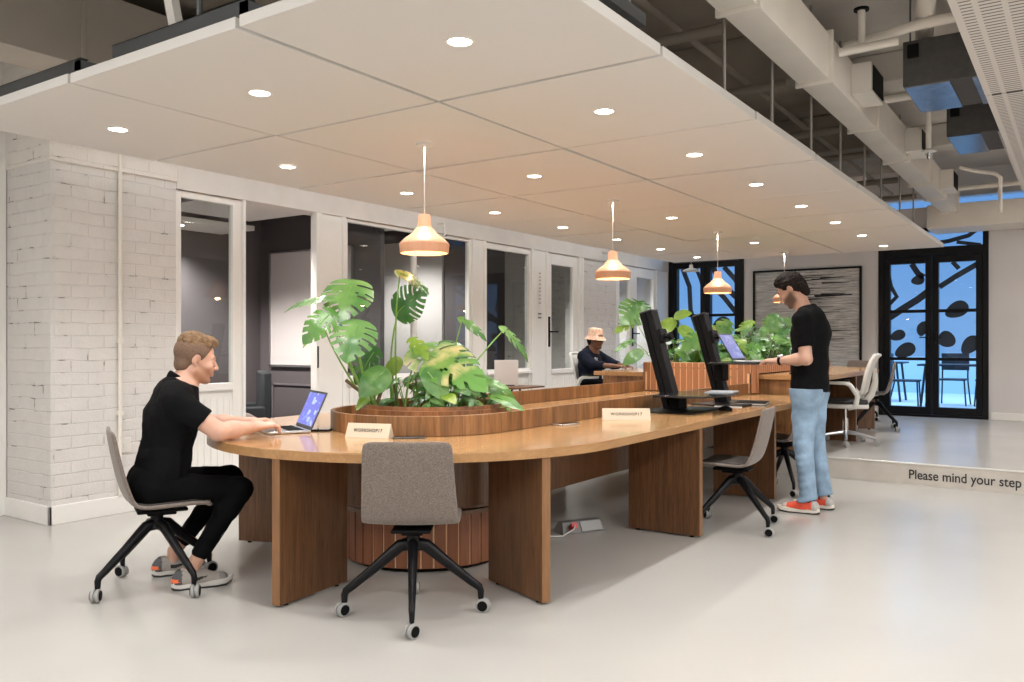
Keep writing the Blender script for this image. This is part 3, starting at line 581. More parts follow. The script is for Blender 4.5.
PEN = [(1, 'nearest wooden pendant lamp, above the tall monstera'), (3, 'second wooden pendant lamp, in front of the brick section'), (5, 'third wooden pendant lamp, before the left glazed door'), (7, 'farthest wooden pendant lamp, partly behind the standing man')]
pp0 = None
for k, lab in PEN:
    loc = ((PXs[1]+PXs[2])/2, (PYs[k]+PYs[k+1])/2, PZ)
    if pp0 is None: pp0 = pendant_proto(loc, lab)
    else: dup(pp0, loc, 0, lab)
    l = bpy.data.lights.new('pendant_light', 'POINT'); l.energy = 2.2; l.color = (1, .7, .42); l.shadow_soft_size = .03; o = bpy.data.objects.new('pendant_light', l); C.objects.link(o); o.location = (loc[0], loc[1], PZ-.66)
sm = thing('white_pendant_lamp', 'small white metal pendant lamp before the left glazed door', 'pendant lamp', (-4.9, 11.95, 2.33))
obj('lamp_shade', MB().lathe([(0, .1), (.025, .1), (.03, .05), (.12, .02), (.13, 0)], 28), M_wp, sm); obj('cord', MB().tube([(0, 0, .1), (0, 0, SL-2.33)], .003, 6), M_wp, sm)
# ================================================================== the lower communal desk
TC = Vector((-3.255, 3.85, 0)); TR_ = 1.235; TZ = .75; YE = 8.09
def arc(cx, cy, r, a0, a1, n): return [(cx+r*math.cos(a0+(a1-a0)*i/n), cy+r*math.sin(a0+(a1-a0)*i/n)) for i in range(n+1)]
dk = thing('communal_desk', 'long walnut communal desk with round near end, on the lower floor', 'desk', (TC.x, TC.y, 0))
LL = YE-TC.y
poly = arc(0, 0, TR_, PI, 2*PI, 48)+[(TR_, LL), (-TR_, LL)]
obj('tabletop', MB().prism(poly, TZ-.006, TZ), M_top, dk)
obj('table_edge', MB().prism(poly, TZ-.045, TZ-.0065), M_edge, dk)
M_edgez = wood('edge band', (.17, .08, .03), (.27, .13, .052), 'z', .4, 20)
def radial_leg(deg, r0, r1, z1, par, z0=.012, t=.024):
    M = Matrix.Rotation(math.radians(deg), 4, 'Z'); obj('leg', MB().box(r0, r1, -t, t, z0, z1, M), M_wal, par, .002)
    obj('edge_band', MB().box(r1+.0005, r1+.003, -t, t, z0, z1, M), M_edgez, par)
    obj('leveller', MB().tube([tuple(M @ Vector((r1-.06, 0, 0))), tuple(M @ Vector((r1-.06, 0, z0)))], .014, 10).tube([tuple(M @ Vector((r0+.06, 0, 0))), tuple(M @ Vector((r0+.06, 0, z0)))], .014, 10), M_blackp, par)
for dg in (202, 275, 338): radial_leg(dg, .74, 1.22, TZ-.046, dk)
for y in (5.12-TC.y, 6.68-TC.y):
    for s in (1, -1):
        obj('leg', MB().box(min(s*.72, s*1.22), max(s*.72, s*1.22), y-.024, y+.024, .012, TZ-.046), M_wal, dk, .002); obj('edge_band', MB().box(min(s*1.2205, s*1.223), max(s*1.2205, s*1.223), y-.024, y+.024, .012, TZ-.046), M_edgez, dk)
        obj('leveller', MB().tube([(s*1.16, y, 0), (s*1.16, y, .012)], .014, 10).tube([(s*.78, y, 0), (s*.78, y, .012)], .014, 10), M_blackp, dk)
def strip(rad, t, z0, z1, y_end, n=36, yend2=None):
    m = MB(); o_ = [(-rad, y_end)]+arc(0, 0, rad, PI, 2*PI, n)+[(rad, yend2 or y_end)]; i_ = [(-rad+t, y_end)]+arc(0, 0, rad-t, PI, 2*PI, n)+[(rad-t, yend2 or y_end)]
    k = len(o_); v = []
    for (a, b) in zip(o_, i_): v += [(*a, z0), (*a, z1), (*b, z1), (*b, z0)]
    f = []
    for i in range(k-1):
        for q in range(4): f.append((i*4+q, i*4+(q+1) % 4, (i+1)*4+(q+1) % 4, (i+1)*4+q))
    f += [(0, 1, 2, 3), tuple((k-1)*4+q for q in (3, 2, 1, 0))]
    return m.add(v, f)
obj('upstand', strip(.56, .024, TZ+.001, .86, 7.99-TC.y, yend2=LL), M_up, dk, .003)
obj('modesty_panel', strip(.66, .024, .39, TZ-.046, LL), M_wal, dk, .002)
obj('tray_floor', MB().prism(arc(0, 0, .62, PI, 2*PI, 30)+[(.62, LL), (-.62, LL)], .37, .389), M_wal, dk)
drum = MB().lathe([(.0, .03), (.488, .03), (.488, .31), (0, .31)], 48); obj('drum_core', drum, M_light, dk)
m = MB()
for i in range(44):
    a = 2*PI*i/44; m.box(.485, .496, -.030, .030, .03, .31, Matrix.Rotation(a, 4, 'Z'))
obj('drum_cladding', m, M_slatd, dk, .002); obj('drum_plinth', MB().lathe([(0, 0), (.44, 0), (.44, .03), (0, .03)], 40), M_blackp, dk); obj('drum_top', MB().lathe([(0, .311), (.515, .311), (.515, .335), (0, .335)], 48), M_wal, dk)
# near round planter
pl = thing('round_planter', 'round walnut planter sunk in the near end of the communal desk', 'planter', (-3.24, 3.90, TZ+.0))
obj('planter_wall', MB().lathe([(.40, .06), (.40, .143), (.415, .145), (.43, .145), (.43, .125), (.465, .125), (.465, .002), (.42, .002), (.40, .06)], 56), M_plant, pl)
obj('soil', MB().lathe([(0, .09), (.2, .095), (.399, .085)], 30), M_soil, pl)

# ================================================================== the upper desk
UD = thing('communal_desk', 'upper communal desk on the raised floor, far end rounded, behind the step', 'desk', (TC.x, 10.55, ST))
U0 = 8.17-10.55
poly = [(-TR_, U0), (TR_, U0)]+arc(0, 0, TR_, 0, PI, 40)
obj('tabletop', MB().prism(poly, TZ-.006, TZ), M_top, UD); obj('table_edge', MB().prism(poly, TZ-.045, TZ-.0065), M_edge, UD)
obj('front_panel', MB().box(-TR_+.1, TR_-.1, U0+.03, U0+.055, .012, TZ-.046), M_up, UD)
for dg in (20, 90, 160): radial_leg(dg, .72, 1.2, TZ-.046, UD)
for y in (9.55-10.55,):
    for s in (1, -1): obj('leg', MB().box(min(s*.68, s*1.22), max(s*.68, s*1.22), y-.024, y+.024, .0, TZ-.046), M_wal, UD, .002)
obj('modesty_panel', MB().box(.64, .664, U0+.06, 0, .2, TZ-.046).box(-.664, -.64, U0+.06, 0, .2, TZ-.046), M_wal, UD)
# slatted planter along its middle
bp_ = thing('slatted_planter', 'long terracotta slatted planter along the middle of the upper desk', 'planter', (-3.24, 8.0, TZ+.012))
hw, ln, ph = .61, 3.0, .29
def rrect(hw, ln, r, n=6): return arc(hw-r, r, r, -PI/2, 0, n)+arc(hw-r, ln-r, r, 0, PI/2, n)+arc(-hw+r, ln-r, r, PI/2, PI, n)+arc(-hw+r, r, r, PI, 1.5*PI, n)
core = rrect(hw-.009, ln-.018, .1); core_y = [(x, y+.009) for x, y in core]
def ring(outer, inner, z0, z1):
    n = len(outer); v = [(x, y, z) for x, y in outer for z in (z0, z1)]+[(x, y, z) for x, y in inner for z in (z0, z1)]; f = []
    for i in range(n):
        j = (i+1) % n; f += [(2*i, 2*j, 2*j+1, 2*i+1), (2*n+2*i, 2*n+2*i+1, 2*n+2*j+1, 2*n+2*j), (2*i+1, 2*j+1, 2*n+2*j+1, 2*n+2*i+1), (2*i, 2*n+2*i, 2*n+2*j, 2*j)]
    return MB().add(v, f)
sh = lambda p, k, cy: [(x*k, cy+(y-cy)*k2) for (x, y) in p for k2 in (1-(1-k)*.4,)]
obj('planter_wall', ring(core_y, sh(core_y, .93, ln/2), .19, ph), M_light, bp_)
full = rrect(hw, ln, .11, 8); m = MB(); per = []
for i in range(len(full)):
    a, b = Vector(full[i]), Vector(full[(i+1) % len(full)]); L_ = (b-a).length
    per.append((a, b, L_))
tot = sum(p[2] for p in per); ns = int(tot/.066); step = tot/ns
for k in range(ns):
    s0 = (k+.5)*step; acc = 0
    for a, b, L_ in per:
        if acc+L_ >= s0 and L_ > 0:
            p = a.lerp(b, (s0-acc)/L_); t = (b-a).normalized(); break
        acc += L_
    z0 = 0 if p.y < .13 else .19
    M = Matrix.Translation((p.x, p.y, 0)) @ Matrix.Rotation(math.atan2(t.y, t.x), 4, 'Z'); m.box(-step/2+.006, step/2-.006, .004, .012, z0, ph-.004, M)
obj('slat_cladding', m, M_slat, bp_); obj('front_backing', MB().box(-hw+.06, hw-.06, .009, .03, 0, .19), M_light, bp_)
obj('soil', MB().prism([(x*.94, y) for x, y in core_y], ph-.06, ph-.05), M_soil, bp_)

# ================================================================== shell chairs
def make_shell_chair(lab):
    t = thing('shell_chair', lab, 'chair', (0, 0, 0), 0, 'grey fabric swivel chairs on castors')
    # local +x is where the sitter faces
    prof = [(.235, .418), (.22, .430), (.16, .437), (.05, .43), (-.06, .425), (-.11, .432), (-.145, .455), (-.17, .50), (-.19, .57), (-.21, .66), (-.228, .76), (-.236, .822)]
    wid = [.19, .205, .215, .22, .222, .222, .22, .218, .213, .207, .202, .198]; crv = [0, .002, .004, .008, .01, .012, .014, .016, .014, .012, .01, .008]
    m = MB(); nc = 12; v = []
    for i, (x, z) in enumerate(prof):
        for j in range(nc+1):
            s = -1+2*j/nc; yy = s*wid[i]; up = crv[i]*s*s
            tn_ = (prof[min(i+1, 11)][0]-prof[max(i-1, 0)][0], prof[min(i+1, 11)][1]-prof[max(i-1, 0)][1]); l = math.hypot(*tn_); nx, nz = tn_[1]/l, -tn_[0]/l
            e = 1 if i > 6 else .6
            cz = -.012*max(0, abs(s)-.8)*5*(1 if i == 11 else 0); v.append((x+nx*up*1.6, yy, z+nz*up*1.2*e+cz))
    f = [(i*(nc+1)+j, i*(nc+1)+j+1, (i+1)*(nc+1)+j+1, (i+1)*(nc+1)+j) for i in range(11) for j in range(nc)]
    o = obj('seat_shell', m.add(v, f), M_fab, t, angle=60); md = o.modifiers.new('solid', 'SOLIDIFY'); md.thickness = .02; md.offset = -1
    sb = o.modifiers.new('sub', 'SUBSURF'); sb.levels = 1; sb.render_levels = 2
    sc = MB(); idx = [i for i in range(0, 7)]
    vv = [(prof[i][0]*.93-.0, s*(wid[i]-.025), prof[i][1]+.023+crv[i]*s*s) for i in idx for s in (-1, -.5, 0, .5, 1)]
    o = obj('seat_pad', sc.add(vv, [(i*5+j, i*5+j+1, (i+1)*5+j+1, (i+1)*5+j) for i in range(6) for j in range(4)]), nmat('dark seat leather', (.03, .022, .018), .55), t, angle=60); o.modifiers.new('s', 'SOLIDIFY').thickness = .006
    obj('mounting_plate', MB().box(-.1, .14, -.09, .09, .392, .408).box(-.05, .09, -.05, .05, .372, .392), M_blackp, t, .006)
    obj('column', MB().lathe([(0, .31), (.045, .31), (.034, .335), (.03, .374), (0, .374)], 24), M_black, t)
    for k in range(4):
        a = k*PI/2; c_, s_ = math.cos(a), math.sin(a)
        P_ = [(.015, .325), (.06, .318), (.17, .225), (.275, .14), (.305, .118), (.312, .1), (.312, .066)]
        r_ = [.026, .024, .019, .0155, .0145, .013, .011]
        obj('leg', MB().tube([(x*c_, x*s_, z) for x, z in P_], r_, 10, 1.25), M_black, t, angle=50)
        tw = a+PI/2+.5*(k-1.5); M = Matrix.Translation((.322*c_, .322*s_, .033)) @ Matrix.Rotation(tw, 4, 'Z') @ Matrix.Rotation(PI/2, 4, 'Y')
        w = obj('castor', MB().lathe([(0, -.02), (.026, -.02), (.0325, -.017), (.0325, -.005), (.026, -.003), (.026, .003), (.0325, .005), (.0325, .017), (.026, .02), (0, .02)], 24, M), M_cast, t)
        obj('castor_cap', MB().lathe([(0, -.0235), (.0235, -.0235), (.0242, -.0175)], 20, M).lathe([(0, .0235), (.0235, .0235), (.0242, .0175)], 20, M).tube([(.312*c_, .312*s_, .045), (.312*c_, .312*s_, .07)], .010, 8), M_blackp, w)
    return t
CH = [(-3.93, 2.52, math.atan2(.893, .45), 'grey fabric shell chair the seated man in black sits on'),
      (-2.555, 2.93, math.radians(124), 'grey fabric shell chair at the round near end, its back to the camera'),
      (-1.95, 5.55, math.radians(186), 'grey fabric shell chair with dark seat, pulled out from the long desk side'),
      (-2.1, 7.15, math.radians(176), 'grey fabric shell chair half hidden behind the legs of the standing man'),
      (-2.12, 10.98, math.radians(190), 'grey shell chair at the far corner of the upper desk, before the glazed door', ST),
      (-2.62, 12.03, math.radians(-110), 'shell chair beyond the rounded far end of the upper desk, only its back showing', ST)]
def chair_base_rot(root, rr):
    for c in root.children:
        if c.name.split('.')[0] in ('leg', 'castor'): c.rotation_euler = (0, 0, rr)
ch0 = None
for q in CH:
    z = q[4] if len(q) > 4 else 0
    if ch0 is None: ch0 = make_shell_chair(q[3]); o = ch0; ch0.location = (q[0], q[1], z); ch0.rotation_euler = (0, 0, q[2])
    else: o = dup(ch0, (q[0], q[1], z), q[2], q[3])
    # the star base swivels on its own
    want = {0: 0.0, 1: math.radians(-50), 2: math.radians(58), 3: math.radians(30), 4: math.radians(-30), 5: .2}[CH.index(q)]
    chair_base_rot(o, want-q[2])

# ================================================================== white task chairs
M_mesh = nmat('white mesh fabric', (.6, .58, .53), .7, bump=.3, bscale=300)
def make_task_chair(lab):
    t = thing('task_chair', lab, 'chair', (0, 0, 0), 0, 'white task chairs at the upper desk')
    prof = [(-.17, .50), (-.215, .56), (-.235, .66), (-.255, .76), (-.30, .88), (-.335, .93)]; wid = [.16, .19, .21, .215, .2, .18]
    v = []; nc = 8
    for i, (x, z) in enumerate(prof):
        for j in range(nc+1): s = -1+2*j/nc; v.append((x+.05*s*s, s*wid[i], z))
    o = obj('backrest_mesh', MB().add(v, [(i*(nc+1)+j, i*(nc+1)+j+1, (i+1)*(nc+1)+j+1, (i+1)*(nc+1)+j) for i in range(5) for j in range(nc)]), M_mesh, t, angle=80); o.modifiers.new('s', 'SOLIDIFY').thickness = .008
    edge = [(prof[i][0]+.05, -wid[i], prof[i][1]) for i in range(6)]+[(prof[5][0]+.0+.05*s*s, s*wid[5], prof[5][1]+.004) for s in (-.6, 0, .6)]+[(prof[i][0]+.05, wid[i], prof[i][1]) for i in range(5, -1, -1)]+[(prof[0][0]+.05*s*s, s*wid[0], prof[0][1]) for s in (.5, 0, -.5)]+[(prof[0][0]+.05, -wid[0], prof[0][1])]
    obj('backrest_frame', MB().tube(edge, .016, 8), M_wp, t, angle=80)
    obj('spine', MB().tube([(-.28, 0, .80), (-.29, 0, .66), (-.25, 0, .52), (-.16, 0, .42), (-.02, 0, .39)], [.014, .022, .026, .03, .03], 10, 1.4), M_wp, t, angle=80)
    sp_ = arc(.0, 0, .23, -PI/2, PI/2, 8); seat = [(-.22, -.21), (.02, -.24)]+[(x+.05, y) for x, y in sp_]+[(.02, .24), (-.22, .21)]
    obj('seat', MB().prism(seat, .43, .47), nmat('dark seat pad', (.03, .028, .027), .8), t, .015); obj('seat_pan', MB().prism([(x*1.03, y*1.03) for x, y in seat], .385, .429), M_wp, t, .015)
    for s in (-1, 1):
        obj('armrest', MB().tube([(-.1, s*.26, .42), (-.12, s*.285, .52), (-.05, s*.29, .63), (.0, s*.29, .655), (.19, s*.27, .66)], [.022, .02, .018, .02, .018], 10, 1.3), M_wp, t, angle=80)
        obj('arm_pad', MB().box(-.04, .2, s*.28-.035, s*.28+.035, .668, .69), M_blackp, t, .01)
    obj('column', MB().tube([(0, 0, .12), (0, 0, .27)], .03, 16).tube([(0, 0, .27), (0, 0, .385)], .016, 12), M_chrome, t)
    for k in range(5):
        a = k*2*PI/5+.35; c_, s_ = math.cos(a), math.sin(a)
        obj('leg', MB().tube([(.02*c_, .02*s_, .125), (.17*c_, .17*s_, .105), (.3*c_, .3*s_, .075)], [.022, .018, .014], 10), M_alu, t)
        M = Matrix.Translation((.31*c_, .31*s_, .03)) @ Matrix.Rotation(a+.8*k, 4, 'Z') @ Matrix.Rotation(PI/2, 4, 'Y')
        obj('castor', MB().lathe([(0, -.022), (.028, -.02), (.03, -.01), (.024, 0), (.03, .01), (.028, .02), (0, .022)], 20, M).tube([(.3*c_, .3*s_, .04), (.3*c_, .3*s_, .075)], .009, 8), M_cast, t)
    return t
tk = make_task_chair('white mesh task chair with chrome base, right of the upper desk'); tk.location = (-2.08, 9.25, ST); tk.rotation_euler = (0, 0, math.radians(192))
dup(tk, (-4.92, 9.05, ST), math.radians(-5), 'white task chair the person in the bucket hat sits on')
# small side table by the window with a pale laptop
st_ = thing('side_table', 'small side table with dark wood top and black legs by the window', 'table', (-5.38, 7.95, 0))
obj('tabletop', MB().prism([(-.2, -.3), (.2, -.3), (.2, .3), (-.2, .3)], .735, .755), M_wal, st_, .004)
for a, b in ((-.1, -.08), (.1, .08)): obj('leg', MB().tube([(a*2, b*2, 0), (a*.3, b*.3, .735)], .012, 8), M_black, st_)

# ================================================================== laptops
def screen_mat(name, cols, st):
    m = bpy.data.materials.new(name); m.use_nodes = True; N = m.node_tree.nodes; L = m.node_tree.links; b = N['Principled BSDF']
    b.inputs['Base Color'].default_value = (.02, .02, .03, 1); b.inputs['Roughness'].default_value = .2
    t = N.new('ShaderNodeTexCoord'); mp = N.new('ShaderNodeMapping'); mp.inputs['Scale'].default_value = (26, 26, 40); L.new(t.outputs['Object'], mp.inputs[0])
    br = N.new('ShaderNodeTexVoronoi'); br.distance = 'CHEBYCHEV'; br.inputs['Scale'].default_value = 1.0; L.new(mp.outputs[0], br.inputs['Vector'])
    r = N.new('ShaderNodeValToRGB'); r.color_ramp.interpolation = 'CONSTANT'; r.color_ramp.elements[0].color = (*cols[0], 1); r.color_ramp.elements[1].color = (*cols[1], 1); r.color_ramp.elements[1].position = .72
    e = r.color_ramp.elements.new(.88); e.color = (*cols[2], 1)
    sx = N.new('ShaderNodeSeparateColor'); L.new(br.outputs['Color'], sx.inputs[0]); L.new(sx.outputs[0], r.inputs[0]); L.new(r.outputs[0], b.inputs['Emission Color']); b.inputs['Emission Strength'].default_value = st
    return m
M_scr1 = screen_mat('screen blue', ((.12, .14, .62), (.18, .26, .75), (.4, .5, .85)), 1.0)
M_scr2 = screen_mat('screen lilac', ((.2, .22, .5), (.28, .3, .55), (.35, .38, .6)), .9)
def laptop(lab, loc, rz, w, d, h, lean, bodym, scr, lit=True):
    """the user sits on the -y side and the screen stands at y = 0"""
    t = thing('laptop', lab, 'laptop', loc, rz)
    obj('laptop_base', MB().box(-w/2, w/2, -d, 0, .002, .016), bodym, t, .004)
    k = MB()
    for r in range(5):
        for c in range(13): kw = (w-.05)/13; k.box(-w/2+.025+c*kw+.001, -w/2+.025+(c+1)*kw-.001, -.03-(r+1)*.018+.001, -.03-r*.018-.001, .0155, .0175)
    obj('keyboard', k, M_blackp, t); obj('touchpad', MB().box(-.05, .05, -d+.015, -.14, .0155, .0165), nmat('touchpad', (.25, .25, .26), .3), t)
    M = Matrix.Translation((0, 0, .016)) @ Matrix.Rotation(-lean, 4, 'X')
    ld = obj('laptop_lid', MB().box(-w/2, w/2, -.001, .006, 0, h, M), bodym if not lit else M_steel, t, .002)
    obj('display', MB().box(-w/2+.012, w/2-.012, -.0025, -.0012, .018, h-.014, M), scr if lit else bodym, ld)
    obj('hinge', MB().tube([(-w/2+.04, .003, .014), (w/2-.04, .003, .014)], .006, 8), M_blackp, t)
    return t
lz = math.atan2(.893, .45)-PI/2
laptop('silver laptop with blue screen in front of the seated man', (-3.70, 3.29, TZ), lz+.0, .33, .235, .225, math.radians(24), M_alu, M_scr1)
# the leaning stands and boards
def stand(lab, loc, zb, kn):
    t = thing('desk_converter', lab, 'standing desk converter', loc, 0, 'black standing desk converters')
    obj('base_plate', MB().box(-.16, .26, -.34, .34, 0, .012), M_black, t, .006)
    M = Matrix.Translation((0, 0, .012)) @ Matrix.Rotation(math.radians(-15.5), 4, 'Y')
    obj('column', MB().box(-.06, -.015, -.065, .065, 0, .75, M), M_blackp, t, .004); obj('column_rail', MB().box(-.014, .04, -.055, .055, 0, .75, M), M_black, t, .004)
    obj('column_cap', MB().box(-.06, .04, -.065, .065, .7505, .76, M), M_steel, t, .003)
    zz = zb-TZ
    obj('work_surface', MB().prism([(.0, -.38), (.2, -.4), (.36, -.34), (.41, -.2), (.41, .2), (.36, .34), (.2, .4), (.0, .38), (-.06, .2), (-.06, -.2)], zz-.014, zz), nmat('glossy black board', (.02, .02, .022), .12), t, .003)
    obj('carriage', MB().box(-.005, .075, -.08, .08, zz-.16, zz-.02, Matrix.Translation((-.27*(zz-.09)+.0, 0, 0))), M_blackp, t, .008)
    br_ = obj('screen_bracket', MB().box(.045, .07, -.06, .06, .5, .6, M).tube([tuple(M @ Vector((.06, 0, .55))), tuple(M @ Vector((.10, 0, .53)))], .02, 10), M_black, t, .004)
    if kn: obj('bracket_knob', MB().lathe([(0, 0), (.03, 0), (.03, .025), (0, .025)], 16, M @ Matrix.Translation((.10, 0, .53)) @ Matrix.Rotation(PI/2, 4, 'Y')), M_blackp, br_)
    return t
stand('near black leaning desk converter with its board lowered', (-2.52, 5.83, TZ), .882, True)
stand('far black leaning desk converter carrying the open laptop', (-2.46, 6.72, TZ), 1.096, False)
laptop('grey laptop open on the raised board in front of the standing man', (-2.30, 6.62, 1.097), math.radians(92), .33, .235, .25, math.radians(31), M_alu, M_scr2)
laptop('pale closed-back laptop on the small side table by the window', (-5.44, 7.84, .7555), math.radians(215), .27, .18, .29, math.radians(10), nmat('pale laptop shell', (.78, .72, .68), .4), M_scr2, False)
# ================================================================== small things on the desk
def tent(lab, loc, rz, L_, h=.075):
    t = thing('name_sign', lab, 'sign', loc, rz, 'cream tent signs on the desk')
    a = .038; m = MB().add([(-L_/2, -a, 0), (L_/2, -a, 0), (L_/2, 0, h), (-L_/2, 0, h), (L_/2, a, 0), (-L_/2, a, 0)], [(0, 1, 2, 3), (3, 2, 4, 5), (0, 5, 4, 1), (0, 3, 5), (1, 4, 2)])
    obj('sign_body', m, M_cream, t, .001)
    th = math.atan2(h, a)
    text_mesh('sign_lettering', 'WORKSHOP17', .027, M_ink, t, (0, -a/2-.0012, h/2+.0006), (th, 0, 0), L_*.66, .0004, space=1.25, bold=.02)
    return t
t1 = tent('cream tent sign nearer the seated man, at the round end', (-3.13, 3.24, TZ), math.radians(18), .25)
t2 = tent('cream tent sign before the near desk converter', (-2.47, 4.93, TZ), math.radians(33), .31)
def slab(name, lab, cat, loc, rz, w, d, h, mt, group=None, extra=None):
    t = thing(name, lab, cat, loc, rz, group); obj('body', MB().box(-w/2, w/2, -d/2, d/2, 0, h), mt, t, .003)
    obj('screen', MB().box(-w/2+.006, w/2-.006, -d/2+.008, d/2-.008, h+.0002, h+.001), nmat('dark glass', (.01, .01, .012), .08), t); return t
slab('phone', 'dark phone on the desk to the right of the silver laptop', 'phone', (-3.61, 3.32, TZ), .5, .15, .075, .009, M_blackp)
slab('wireless_charger', 'flat grey device behind the front shell chair, beside the first tent sign', 'device', (-2.93, 3.33, TZ), math.radians(38), .17, .07, .009, M_steel)
slab('power_pad', 'flat grey pad on the desk midway between the two tent signs', 'device', (-2.62, 4.42, TZ), math.radians(80), .16, .09, .01, M_alu)
def paper(name, lab, cat, loc, rz, w, d, h, mt): tag(obj(name, MB().box(-w/2, w/2, -d/2, d/2, 0, h), mt, None, .001, loc, rz), lab, cat)
paper('paper_stack', 'two white sheets lying on the desk behind the lowered board', 'paper', (-2.32, 6.42, TZ), .3, .21, .28, .006, M_paper)
paper('magazine', 'pale blue-grey magazine lying over the right edge of the lowered board', 'magazine', (-2.24, 6.06, .8825), .15, .2, .28, .006, nmat('magazine cover', (.42, .46, .5), .35))
nb = thing('notebook', 'dark notebook with white page edge on the desk before the standing man', 'notebook', (-2.25, 6.78, TZ), .2)
obj('cover', MB().box(-.12, .12, -.16, .16, .0, .004).box(-.12, .12, -.16, .16, .014, .018), M_blackp, nb); obj('pages', MB().box(-.115, .118, -.163, .155, .004, .014), M_paper, nb)
ms = thing('computer_mouse', 'black mouse at the right end of the near converter base', 'mouse', (-2.2, 6.02, TZ), .4)
obj('mouse_body', MB().lathe([(.0, .034), (.015, .032), (.028, .022), (.033, .008), (.03, 0), (0, 0)], 20, Matrix.Diagonal((1.6, 1, 1, 1))), M_blackp, ms)
slab('phone', 'dark phone on the upper desk behind the wrist of the standing man', 'phone', (-2.4, 8.6, ST+TZ), 1.2, .15, .075, .009, M_blackp)
# floor power box
fb = thing('floor_power_box', 'grey wedge-shaped floor power box with a red plug under the desk', 'power box', (-2.78, 4.86, 0), math.radians(62))
m = MB().add([(-.17, -.07, 0), (.17, -.07, 0), (.17, .07, 0), (-.17, .07, 0), (-.15, -.025, .075), (.15, -.025, .075), (.15, .025, .075), (-.15, .025, .075)], [(0, 3, 2, 1), (4, 5, 6, 7), (0, 1, 5, 4), (1, 2, 6, 5), (2, 3, 7, 6), (3, 0, 4, 7)])
obj('housing', m, nmat('box grey', (.12, .115, .11), .4), fb, .006)
Mf = Matrix.Translation((0, -.0485, .0385)) @ Matrix.Rotation(math.radians(59), 4, 'X')
obj('cover_plate', MB().box(-.02, .14, -.033, .033, 0, .004, Mf), nmat('plate grey', (.25, .245, .24), .35), fb, .001)
obj('red_plug', MB().tube([tuple(Mf @ Vector((-.09, 0, 0))), tuple(Mf @ Vector((-.09, 0, .045)))], .022, 12), nmat('red plug', (.6, .03, .03), .4), fb)
obj('plug_cable', MB().tube([tuple(Mf @ Vector((-.09, 0, .045))), (-.12, -.13, .05), (-.2, -.12, .01), (-.35, -.05, .006)], .005, 8), M_wp, fb)
# framed artwork: broken horizontal strokes
ar = thing('framed_artwork', 'large black framed artwork of grey broken horizontal strokes on the back wall', 'artwork', (-3.57, BY-.001, 1.57))
AW, AH = .79, .80
obj('frame', MB().box(-AW-.03, -AW, -.05, 0, -AH-.03, AH+.03).box(AW, AW+.03, -.05, 0, -AH-.03, AH+.03).box(-AW, AW, -.05, 0, AH, AH+.03).box(-AW, AW, -.05, 0, -AH-.03, -AH), M_black, ar)
def art_mat():
    m = bpy.data.materials.new('artwork print'); m.use_nodes = True; N = m.node_tree.nodes; L = m.node_tree.links; b = N['Principled BSDF']; b.inputs['Roughness'].default_value = .5
    t = N.new('ShaderNodeTexCoord'); mp = N.new('ShaderNodeMapping'); mp.inputs['Scale'].default_value = (1.5, 1, 22); L.new(t.outputs['Object'], mp.inputs[0])
    n = N.new('ShaderNodeTexNoise'); n.inputs['Scale'].default_value = 2.2; n.inputs['Detail'].default_value = 6; n.inputs['Roughness'].default_value = .7; L.new(mp.outputs[0], n.inputs['Vector'])
    r = N.new('ShaderNodeValToRGB'); r.color_ramp.elements[0].position = .34; r.color_ramp.elements[0].color = (.01, .01, .01, 1); r.color_ramp.elements[1].position = .66; r.color_ramp.elements[1].color = (.75, .73, .7, 1)
    e = r.color_ramp.elements.new(.40); e.color = (.36, .355, .35, 1); e = r.color_ramp.elements.new(.52); e.color = (.5, .49, .48, 1)
    L.new(n.outputs['Fac'], r.inputs[0]); L.new(r.outputs[0], b.inputs['Base Color']); return m
obj('print', MB().box(-AW, AW, -.02, -.004, -AH, AH), art_mat(), ar)
m = MB(); rs = random.Random(3)
for i in range(44):
    z = rs.uniform(-.3, .72); x = rs.uniform(-.1, .45); w = rs.uniform(.1, .3); h = rs.uniform(.004, .014); dz = rs.uniform(-.01, .02)
    m.add([(x-w, -.022, z-h), (x+w, -.022, z-h*.3+dz), (x+w, -.022, z+h*.3+dz), (x-w, -.022, z+h), (x-w, -.02, z-h), (x+w, -.02, z-h*.3+dz), (x+w, -.02, z+h*.3+dz), (x-w, -.02, z+h)], [(0, 1, 2, 3), (4, 7, 6, 5), (0, 4, 5, 1), (2, 6, 7, 3), (0, 3, 7, 4), (1, 5, 6, 2)])
obj('dark_strokes', m, M_ink, ar)
# ================================================================== people: smooth blended volumes turned into one surface
def smin(a, b, k):
    if k <= 0: return np.minimum(a, b)
    h = np.clip(.5+.5*(b-a)/k, 0, 1); return b*(1-h)+a*h-k*h*(1-h)
def _caps(P, a, b, r1, r2, sq=None):
    a = np.array(a, np.float32); b = np.array(b, np.float32); ab = b-a; l2 = max(float(ab@ab), 1e-9)
    t = np.clip(((P-a)@ab)/l2, 0, 1); q = P-(a+t[..., None]*ab)
    if sq is not None:
        n = np.array(sq[0], np.float32); n = n/np.linalg.norm(n); c = q@n; q = q+(c*(1/sq[1]-1))[..., None]*n
        return (np.linalg.norm(q, axis=-1)-(r1+(r2-r1)*t))*min(1, (sq[1]+1)/2)
    return np.linalg.norm(q, axis=-1)-(r1+(r2-r1)*t)
def _ell(P, c, r, R):
    q = (P-np.array(c, np.float32))@R; r = np.array(r, np.float32); k0 = np.linalg.norm(q/r, axis=-1); k1 = np.linalg.norm(q/(r*r), axis=-1)+1e-9
    return k0*(k0-1)/k1
